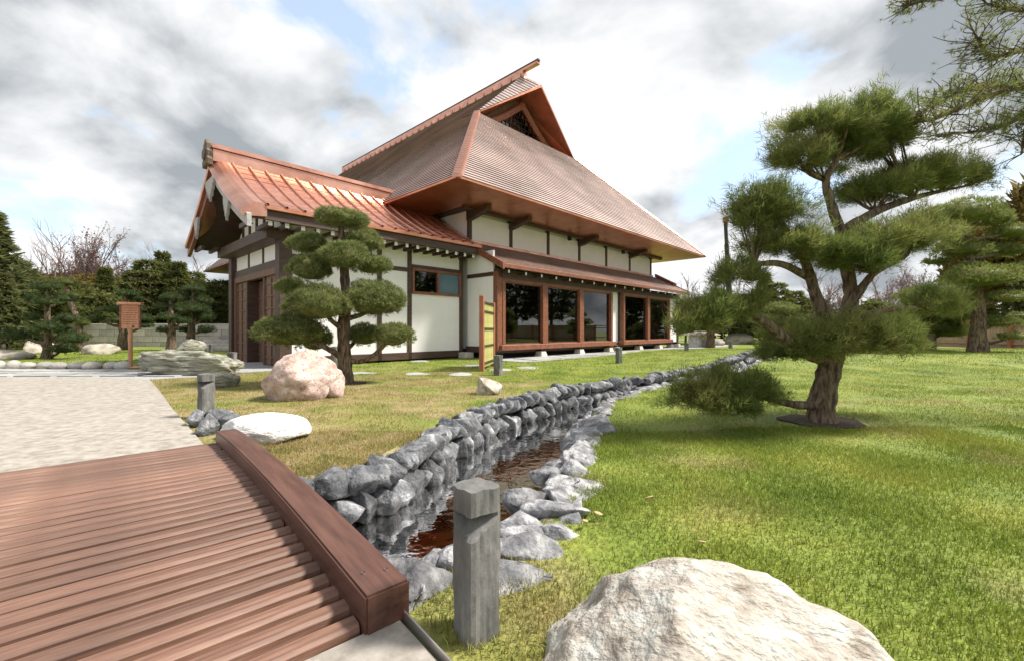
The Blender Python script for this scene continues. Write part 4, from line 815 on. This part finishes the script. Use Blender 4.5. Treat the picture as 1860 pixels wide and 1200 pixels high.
# pruned trees in the left garden
def cloud(name, label, d, base, pads, seed, leaf='darkpine', trunkw=7, group=None, top=None):
    tp = min(pads, key=lambda p: p[1]); limbs = [([(base[0], base[1], 0), (base[0]+2, (base[1]*2+tp[1])/3, 0), ((base[0]+tp[0])/2, (base[1]+tp[1]*2)/3, 0), (tp[0], tp[1], 0)], trunkw, 2.5)]
    for p in pads:
        if p is not tp: yb = min(base[1]-4, p[1]+16); f_ = (base[1]-yb)/max(1, base[1]-tp[1]); xb = base[0]+(tp[0]-base[0])*f_; limbs.append(([(xb, yb, 0), ((xb+p[0])/2, (yb+p[1])/2+3, p[4]/2), (p[0], p[1], p[4])], 3, 1.5))
    return pruned(name, label, d, base, limbs, pads, leaf, 520, .09, .010, 7, seed=seed, core=.7, twigs=False, flat=.5, shell=.8, group=group, vs=1.0)
cloud('pine_tree', 'small cloud pruned pine with dark pads near the row of cobbles', 16.5, (85, 652), [(88, 520, 26, 12, 0), (62, 540, 14, 9, .3), (115, 542, 22, 10, .4), (82, 548, 20, 10, -.3), (60, 576, 15, 10, 0), (124, 578, 20, 11, 0), (85, 592, 24, 14, -.4), (118, 600, 18, 10, .4), (35, 608, 26, 14, 0), (132, 614, 22, 14, -.3), (72, 618, 12, 10, .4), (115, 634, 24, 10, 0)], 31)
cloud('pine_tree', 'spreading pruned pine directly behind the notice board', 24, (222, 613), [(230, 533, 20, 8, 0), (247, 541, 11, 6, .3), (205, 562, 24, 8, 0), (250, 560, 14, 8, .4), (176, 578, 16, 9, 0), (262, 578, 16, 9, 0), (210, 580, 14, 7, -.4), (262, 590, 14, 8, 0)], 32)
cloud('pine_tree', 'small layered pine over a white rock near the block wall', 22, (310, 614), [(310, 540, 20, 9, 0), (298, 556, 18, 9, 0), (322, 562, 14, 8, .3), (304, 575, 18, 8, -.3), (330, 582, 14, 8, 0), (300, 598, 14, 7, 0)], 33)
cloud('pine_tree', 'dark rounded pine beside the garden steps', 24, (346, 608), [(352, 524, 20, 9, 0), (335, 538, 20, 12, 0), (366, 545, 18, 12, .3), (350, 560, 28, 14, -.3), (372, 575, 16, 12, 0), (335, 575, 16, 10, 0), (375, 598, 14, 10, 0), (335, 597, 14, 8, 0)], 34)
cloud('pine_tree', 'ochre tipped pruned pine behind the dark padded pine', 22, (140, 625), [(118, 512, 22, 11, 0), (128, 535, 18, 10, 0), (140, 560, 18, 10, .3), (105, 585, 16, 10, 0), (148, 585, 14, 9, 0), (145, 610, 16, 9, 0)], 35, 'con2')
# right background pruned pines
cloud('pine_tree', 'tall cloud pruned pine with a thick trunk on the lawn crest', 15.5, (1775, 642), [(1750, 385, 62, 34, 0), (1800, 395, 40, 24, .5), (1720, 420, 40, 26, -.4), (1840, 420, 40, 18, .3), (1745, 452, 40, 22, 0), (1830, 455, 40, 14, .5), (1780, 500, 68, 32, -.3), (1845, 490, 30, 16, .4), (1830, 540, 38, 14, 0), (1725, 535, 40, 30, .2), (1815, 585, 34, 12, 0), (1855, 575, 20, 12, .3), (1700, 475, 24, 8, .5), (1845, 610, 26, 10, -.3)], 36, 'pine', trunkw=12)
cloud('pine_tree', 'bushy dark pine with a forked trunk left of the tall crest pine', 17, (1688, 638), [(1690, 540, 46, 26, 0), (1725, 565, 44, 34, -.2), (1700, 590, 50, 24, .2), (1650, 575, 40, 20, .3), (1725, 600, 40, 20, 0), (1655, 535, 30, 14, 0)], 37, 'pine', trunkw=9)
cloud('pine_tree', 'low layered pine beyond the stream head', 27, (1290, 612), [(1290, 545, 16, 8, 0), (1278, 560, 16, 8, 0), (1304, 562, 14, 8, 0), (1286, 580, 22, 8, 0), (1310, 590, 16, 8, 0)], 38, 'con2')
cloud('pine_tree', 'rounded pruned pine behind the foreground pine trunk', 22, (1425, 622), [(1420, 560, 30, 14, 0), (1390, 580, 24, 12, .3), (1450, 582, 26, 14, 0), (1420, 600, 34, 12, -.3)], 39, 'pine')
# overhanging pine at the right edge
root = empty('pine_tree', (8.4, 5.2, float(gz(8.4, 5.2))), 0, 'tall pine whose long boughs reach into the sky above the lawn', 'tree'); b = np.array([8.4, 5.2, 0.])
g = np.random.default_rng(77); tr = [([b+np.array([0, 0, .1]), b+np.array([.1, 0, 2]), b+np.array([0, .1, 4]), b+np.array([.1, 0, 7])], .26, .12)]; tuft = []
D0 = 5.2
boughs = [[(2180, 120), (2000, 145), (1860, 165), (1780, 190), (1700, 225), (1650, 232)], [(2180, 60), (1980, 90), (1880, 200), (1855, 290)], [(2180, 20), (2000, 40), (1870, 95), (1800, 110), (1770, 70)], [(2180, -60), (1900, -30), (1760, -20), (1690, 5), (1645, 22)], [(2180, 10), (1950, 20), (1860, 30), (1790, 15)], [(1900, 180), (1850, 225), (1790, 245), (1700, 255)], [(1870, 170), (1800, 165), (1745, 175), (1690, 205)]]
tw = []
for i, B in enumerate(boughs):
    P = [at(x, y, D0+.15*i-.3) for x, y in B]; tr.append((P, .055 if i < 4 else .03, .010)); C_ = catmull(P, 8)
    for c in C_:
        if 930+F*c[0]/c[1] > 2010: continue
        for q in range(4):
            e = c+np.array([g.uniform(-.35, .12), g.uniform(-.3, .3), g.uniform(-.16, .24)]); tw.append(([c, (c+e)/2+.03*g.standard_normal(3), e], .007, .003))
            for q2 in range(3): tuft.append(e+(c-e)*g.random()*.7+.05*g.standard_normal(3))
v, q = join([(lambda a_: (a_[0]-b, a_[1]))(tube(P, r0, r1, 8, 5, .08, i)) for i, (P, r0, r1) in enumerate(tr)]); mk('trunk', tri_mesh('trunk', v, q, smooth=True), 'bark', root)
v, q = join([(lambda a_: (a_[0]-b, a_[1]))(tube(P, r0, r1, 5, 3, .05, i)) for i, (P, r0, r1) in enumerate(tw)]); mk('twigs', tri_mesh('twigs', v, q), 'bark', root, kind='stuff')
tf = np.array(tuft); k = 16; A = g.standard_normal((len(tf)*k, 3))+np.array([-.2, 0, .35]); A /= np.linalg.norm(A, axis=1)[:, None]; P = np.repeat(tf, k, 0); S = np.cross(A, g.standard_normal(A.shape)); S /= np.linalg.norm(S, axis=1)[:, None]
V = np.stack([P-S*.0022, P+S*.0022, P+A*(.05+.04*g.random(len(P)))[:, None]], 1).reshape(-1, 3)-b; mk('crown', tri_mesh('crown', V, np.arange(len(V)).reshape(-1, 3), np.repeat(np.repeat(g.random(len(tf)), k), 3)), 'pine', root)

# background trees: shared meshes per kind
def conifer(seed, loose=False):
    g = np.random.default_rng(seed); n = 1500; t = g.random(n)**.8; r = (1-t)*.30+.03; r = r*(.5+.5*g.random(n)); 
    if loose: r = .26*np.sqrt(np.clip(1-(2*t-1.0)**2, 0, 1))*(.4+.6*g.random(n))+.02; t = .25+.75*t
    th = g.random(n)*6.283; whorl = .03*np.sin(t*60); P = np.stack([r*np.cos(th), r*np.sin(th), .08+.92*t-r*.35+whorl], 1)
    k = 4; ax = np.stack([np.cos(th), np.sin(th), np.full(n, .25)], 1); P = np.repeat(P, k, 0); A = np.repeat(ax, k, 0)+.6*g.standard_normal((n*k, 3)); A /= np.linalg.norm(A, axis=1)[:, None]
    S = np.cross(A, g.standard_normal(A.shape)); S /= np.linalg.norm(S, axis=1)[:, None]; V = np.stack([P-S*.010, P+S*.010, P+A*.055], 1).reshape(-1, 3)
    return tri_mesh('crown', V, np.arange(len(V)).reshape(-1, 3), np.repeat(np.repeat(g.random(n), k), 3))
def bushy(seed):
    g = np.random.default_rng(seed); Vs = []; 
    for c in range(9):
        cc = np.array([g.uniform(-.25, .25), g.uniform(-.25, .25), g.uniform(.3, .8)]); V, T, rn = foliage(260, .22, .22, .17, .05, .014, 4, seed*9+c, .9, .6, 1.0); Vs.append((V+cc, rn))
    V = np.concatenate([v for v, _ in Vs]); return tri_mesh('crown', V, np.arange(len(V)).reshape(-1, 3), np.concatenate([r for _, r in Vs]))
def bare(seed, buds=False):
    g = np.random.default_rng(seed); parts = []; tips = []
    def br(p, d, l, r, lev):
        e = p+d*l; m_ = (p+e)/2+.06*l*g.standard_normal(3); parts.append(tube([p, m_, e], r, r*.6, 4 if lev else 6, 2, 0)); 
        if lev >= 4: tips.append(e); return
        for _ in range(3 if lev else 6):
            nd = d*.9+.48*g.standard_normal(3); nd[2] = abs(nd[2])*.8+.25; nd /= np.linalg.norm(nd); br(p+(e-p)*g.uniform(.35, 1), nd, l*g.uniform(.5, .72), r*.5, lev+1)
        br(e, (d+.2*g.standard_normal(3)), l*.62, r*.62, lev+1)
    br(np.zeros(3), np.array([0, 0, 1.]), .40, .014, 0); v, q = join(parts); z = v[:, 2].max(); me1 = tri_mesh('trunk', v/z, q); me2 = None
    if buds:
        tp = np.repeat(np.array(tips)/z, 5, 0); tp = tp+.012*g.standard_normal(tp.shape); A = g.standard_normal(tp.shape); S = g.standard_normal(tp.shape); V = np.stack([tp-S*.0035, tp+S*.0035, tp+A*.008], 1).reshape(-1, 3); me2 = tri_mesh('crown', V, np.arange(len(V)).reshape(-1, 3), g.random(len(V)))
    return me1, me2
CON = [conifer(1), conifer(2), conifer(3, True), conifer(4, True)]; BUSH = [bushy(5), bushy(6)]; BARE = [bare(7), bare(8), bare(9, True), bare(10, True)]
v, q = tube([(0, 0, 0), (.01, 0, .5), (0, 0, .96)], .022, .006, 6, 2, .05); TR = tri_mesh('trunk', v, q); TR.materials.append(M['bark2'])
LAB = {'con': ('dark green conifer in the wood beyond the garden', 'conifer_tree'), 'con2': ('pale green conifer in the wood beyond the garden', 'conifer_tree'), 'ochre': ('ochre leaved bushy tree in the wood beyond the garden', 'leafy_tree'), 'bush': ('olive green bushy tree in the wood beyond the garden', 'leafy_tree'), 'bare': ('leafless grey tree in the wood beyond the garden', 'bare_tree'), 'bud': ('pinkish budding tree with bare upright branches in the wood beyond the garden', 'budding_tree')}
cnt = {}
def bgtree(kind, px, d, top, wid=1.0):
    cnt[kind] = cnt.get(kind, 0)+1; i = cnt[kind]; x = (px-930)/F*d; h_ = H+(600-top)/F*d+.3; lb, nm = LAB[kind]
    r = empty(nm, (x, d, -.3), random.random()*6, lb, 'tree', {'con': 'dark conifers', 'con2': 'pale conifers', 'ochre': 'ochre trees', 'bush': 'olive trees', 'bare': 'leafless trees', 'bud': 'budding trees'}[kind]+' beyond the garden')
    s = (h_*wid, h_*wid, h_)
    if kind in ('bare', 'bud'):
        t_, c_ = BARE[(i % 2)+(2 if kind == 'bud' else 0)]; mk('trunk', t_, 'twig', r, sc=s)
        if c_: mk('crown', c_, 'buds', r, sc=s)
    else:
        base = {'con': CON, 'con2': CON, 'ochre': BUSH, 'bush': BUSH}[kind]; me_ = base[i % len(base)]; mname = {'bush': 'con2'}.get(kind, kind)
        o = mk('crown', me_, None, r, sc=s)
        if not me_.materials: me_.materials.append(M[mname])
        o.material_slots[0].link = 'OBJECT'; o.material_slots[0].material = M[mname]
        mk('trunk', TR, None, r, sc=s)
for px, d, top, kd, wd in [(-20, 26, 390, 'con', 1.2), (10, 30, 470, 'con', 1.3), (45, 36, 495, 'ochre', 1.2), (75, 38, 480, 'ochre', 1.3), (100, 34, 485, 'ochre', 1.2), (110, 40, 400, 'bare', .8), (125, 42, 470, 'ochre', .9), (150, 38, 395, 'bud', .75), (175, 39, 405, 'bud', .75), (135, 30, 500, 'bush', 1.3), (192, 32, 490, 'con2', 1.0), (165, 40, 490, 'ochre', 1.2), (212, 42, 440, 'bare', .8), (235, 40, 500, 'bud', .9), (248, 42, 500, 'con2', 1.0), (272, 36, 475, 'con2', 1.1), (295, 38, 462, 'con2', 1.0), (292, 44, 440, 'bare', .7), (325, 36, 480, 'con2', 1.1), (345, 40, 495, 'con2', 1.2), (362, 42, 450, 'bare', .9), (385, 34, 520, 'con2', 1.2), (405, 38, 505, 'bush', 1.3), (420, 36, 525, 'con', 1.2), (30, 44, 480, 'bush', 1.4), (220, 46, 510, 'bush', 1.5), (310, 46, 500, 'bush', 1.5), (-60, 30, 430, 'con', 1.3), (60, 46, 490, 'ochre', 1.4), (180, 47, 505, 'ochre', 1.5), (265, 47, 505, 'bush', 1.5), (375, 46, 525, 'bush', 1.5), (5, 24, 500, 'con', 1.2),
                           (1225, 44, 500, 'bare', 1.0), (1255, 42, 490, 'bare', 1.1), (1290, 44, 500, 'bare', 1.1), (1345, 46, 490, 'bare', 1.0), (1245, 34, 545, 'con', 1.3), (1275, 36, 540, 'con', 1.3), (1310, 38, 530, 'con2', 1.2), (1350, 36, 530, 'bush', 1.3), (1390, 38, 500, 'con2', 1.1), (1410, 34, 515, 'con2', 1.0), (1445, 34, 530, 'con2', 1.0), (1480, 40, 480, 'bare', 1.0), (1500, 36, 500, 'bud', 1.0), (1530, 38, 510, 'bud', 1.0), (1560, 36, 540, 'bush', 1.4), (1600, 36, 480, 'bud', .9), (1640, 38, 480, 'bare', 1.0), (1660, 36, 470, 'bud', .9), (1690, 34, 540, 'con', 1.3), (1740, 36, 530, 'con', 1.3), (1800, 34, 560, 'con2', 1.3), (1850, 38, 320, 'ochre', .8), (1900, 34, 480, 'con', 1.2), (1480, 46, 545, 'con', 1.6), (1590, 46, 545, 'con', 1.6), (1380, 46, 545, 'con', 1.6), (1700, 46, 530, 'con', 1.6), (1790, 46, 520, 'con', 1.6), (1640, 30, 560, 'con', 1.5), (1580, 30, 575, 'bush', 1.5)]:
    bgtree(kd, px, d, top, wd)
for i in range(7): # behind the boundary fence, mirrored in the panes
    y = 1+i*3.6; bgtree('con', 930+F*(31+i % 2*2)/y, y, 600-F*8/y if y > 0 else 0, 1.1)
# ================================================================= garden wall, fence, lantern, steps, crane, white box
wl = empty('block_wall', (-26, 29, 0), 0, 'pale stone block wall at the back of the left garden', 'wall')
me_k = MB().box(-.49, .49, -.2, .2, 0, .39).me('block', .015); me_k.materials.append(M['block'])
for r_ in range(4):
    for i in range(24): mk('block', me_k, None, wl, (-9.5+i+.5*(r_ % 2), random.uniform(-.012, .012), r_*.4-.1))
st = empty('garden_steps', (-15.3, 23.0, 0), .3, 'low pale stone steps beside the entrance lawn', 'steps')
for k in range(3): box('step', 'block', st, -1, 1.3, k*.4, k*.4+.45, 0, .18+.18*k, .015)
fc = empty('board_fence', (25, 2, 0), math.pi/2, 'tan board fence with red brown posts along the right boundary', 'fence')
me_k = MB().box(-.075, .075, -.012, .012, 0, 1.35).me('board'); me_k.materials.append(M['tan']); me_q = MB().box(-.08, .08, -.08, .08, 0, 1.6).me('post', .01); me_q.materials.append(M['redpost']); me_r = MB().box(0, 2.0, -.03, .03, -.04, .04).me('rail'); me_r.materials.append(M['tan'])
for i in range(150): mk('board', me_k, None, fc, (i*.16, 0, .12))
for i in range(13):
    mk('post', me_q, None, fc, (i*2.0, .1, 0))
    for z in (.4, 1.3, 1.5): mk('rail', me_r, None, fc, (i*2.0, .06, z))
p = gnd(1272, 630); ln = empty('stone_lantern', (p[0], p[1], 0), .5, 'squat white stone lantern with wide cap near the house corner', 'lantern')
mk('body', MB().prism([(-.75, 0), (-.6, .75), (.6, .75), (.75, 0), (.42, 0), (.38, .4), (.15, .52), (-.15, .52), (-.38, .4), (-.42, 0)], 'y', -.4, .4).me('body', .02), 'white_rock', ln)
mb = MB(); mb.hexa([(-1.0, -.8, .76), (1.0, -.8, .76), (1.0, .8, .76), (-1.0, .8, .76), (-.5, -.4, 1.0), (.5, -.4, 1.0), (.5, .4, 1.0), (-.5, .4, 1.0)]); mk('cap', mb.me('cap', .02), 'tan_rock', ln)
p = gnd(264, 613); bx = empty('garden_box', (p[0], p[1], 0), 0, 'white box with a brown lid in front of the block wall', 'box'); box('body', 'white', bx, -.55, .55, -.3, .3, 0, .65, .02); box('lid', 'door', bx, -.6, .6, -.35, .35, .65, .8, .02)
cr = empty('crane', ((1325-930)/F*80, 80, 0), 0, 'dark telescopic crane boom rising behind the wood', 'crane')
for k, (s0, s1, wd) in enumerate(((0, 9, .55), (9, 16, .45), (16, 21, .35))):
    P0, P1 = np.array([0.25, 0, 2]), np.array([-.75, 0, 21.2]); a_ = P0+(P1-P0)*s0/21; c_ = P0+(P1-P0)*s1/21; v, q = tube([a_, c_], wd, wd, 4, 1, 0); mk('boom_section', tri_mesh('boom_section', v, q), 'black', cr)
box('sheave_head', 'redpost', cr, -1.1, -.3, -.4, .4, 20.6, 21.6, .05)
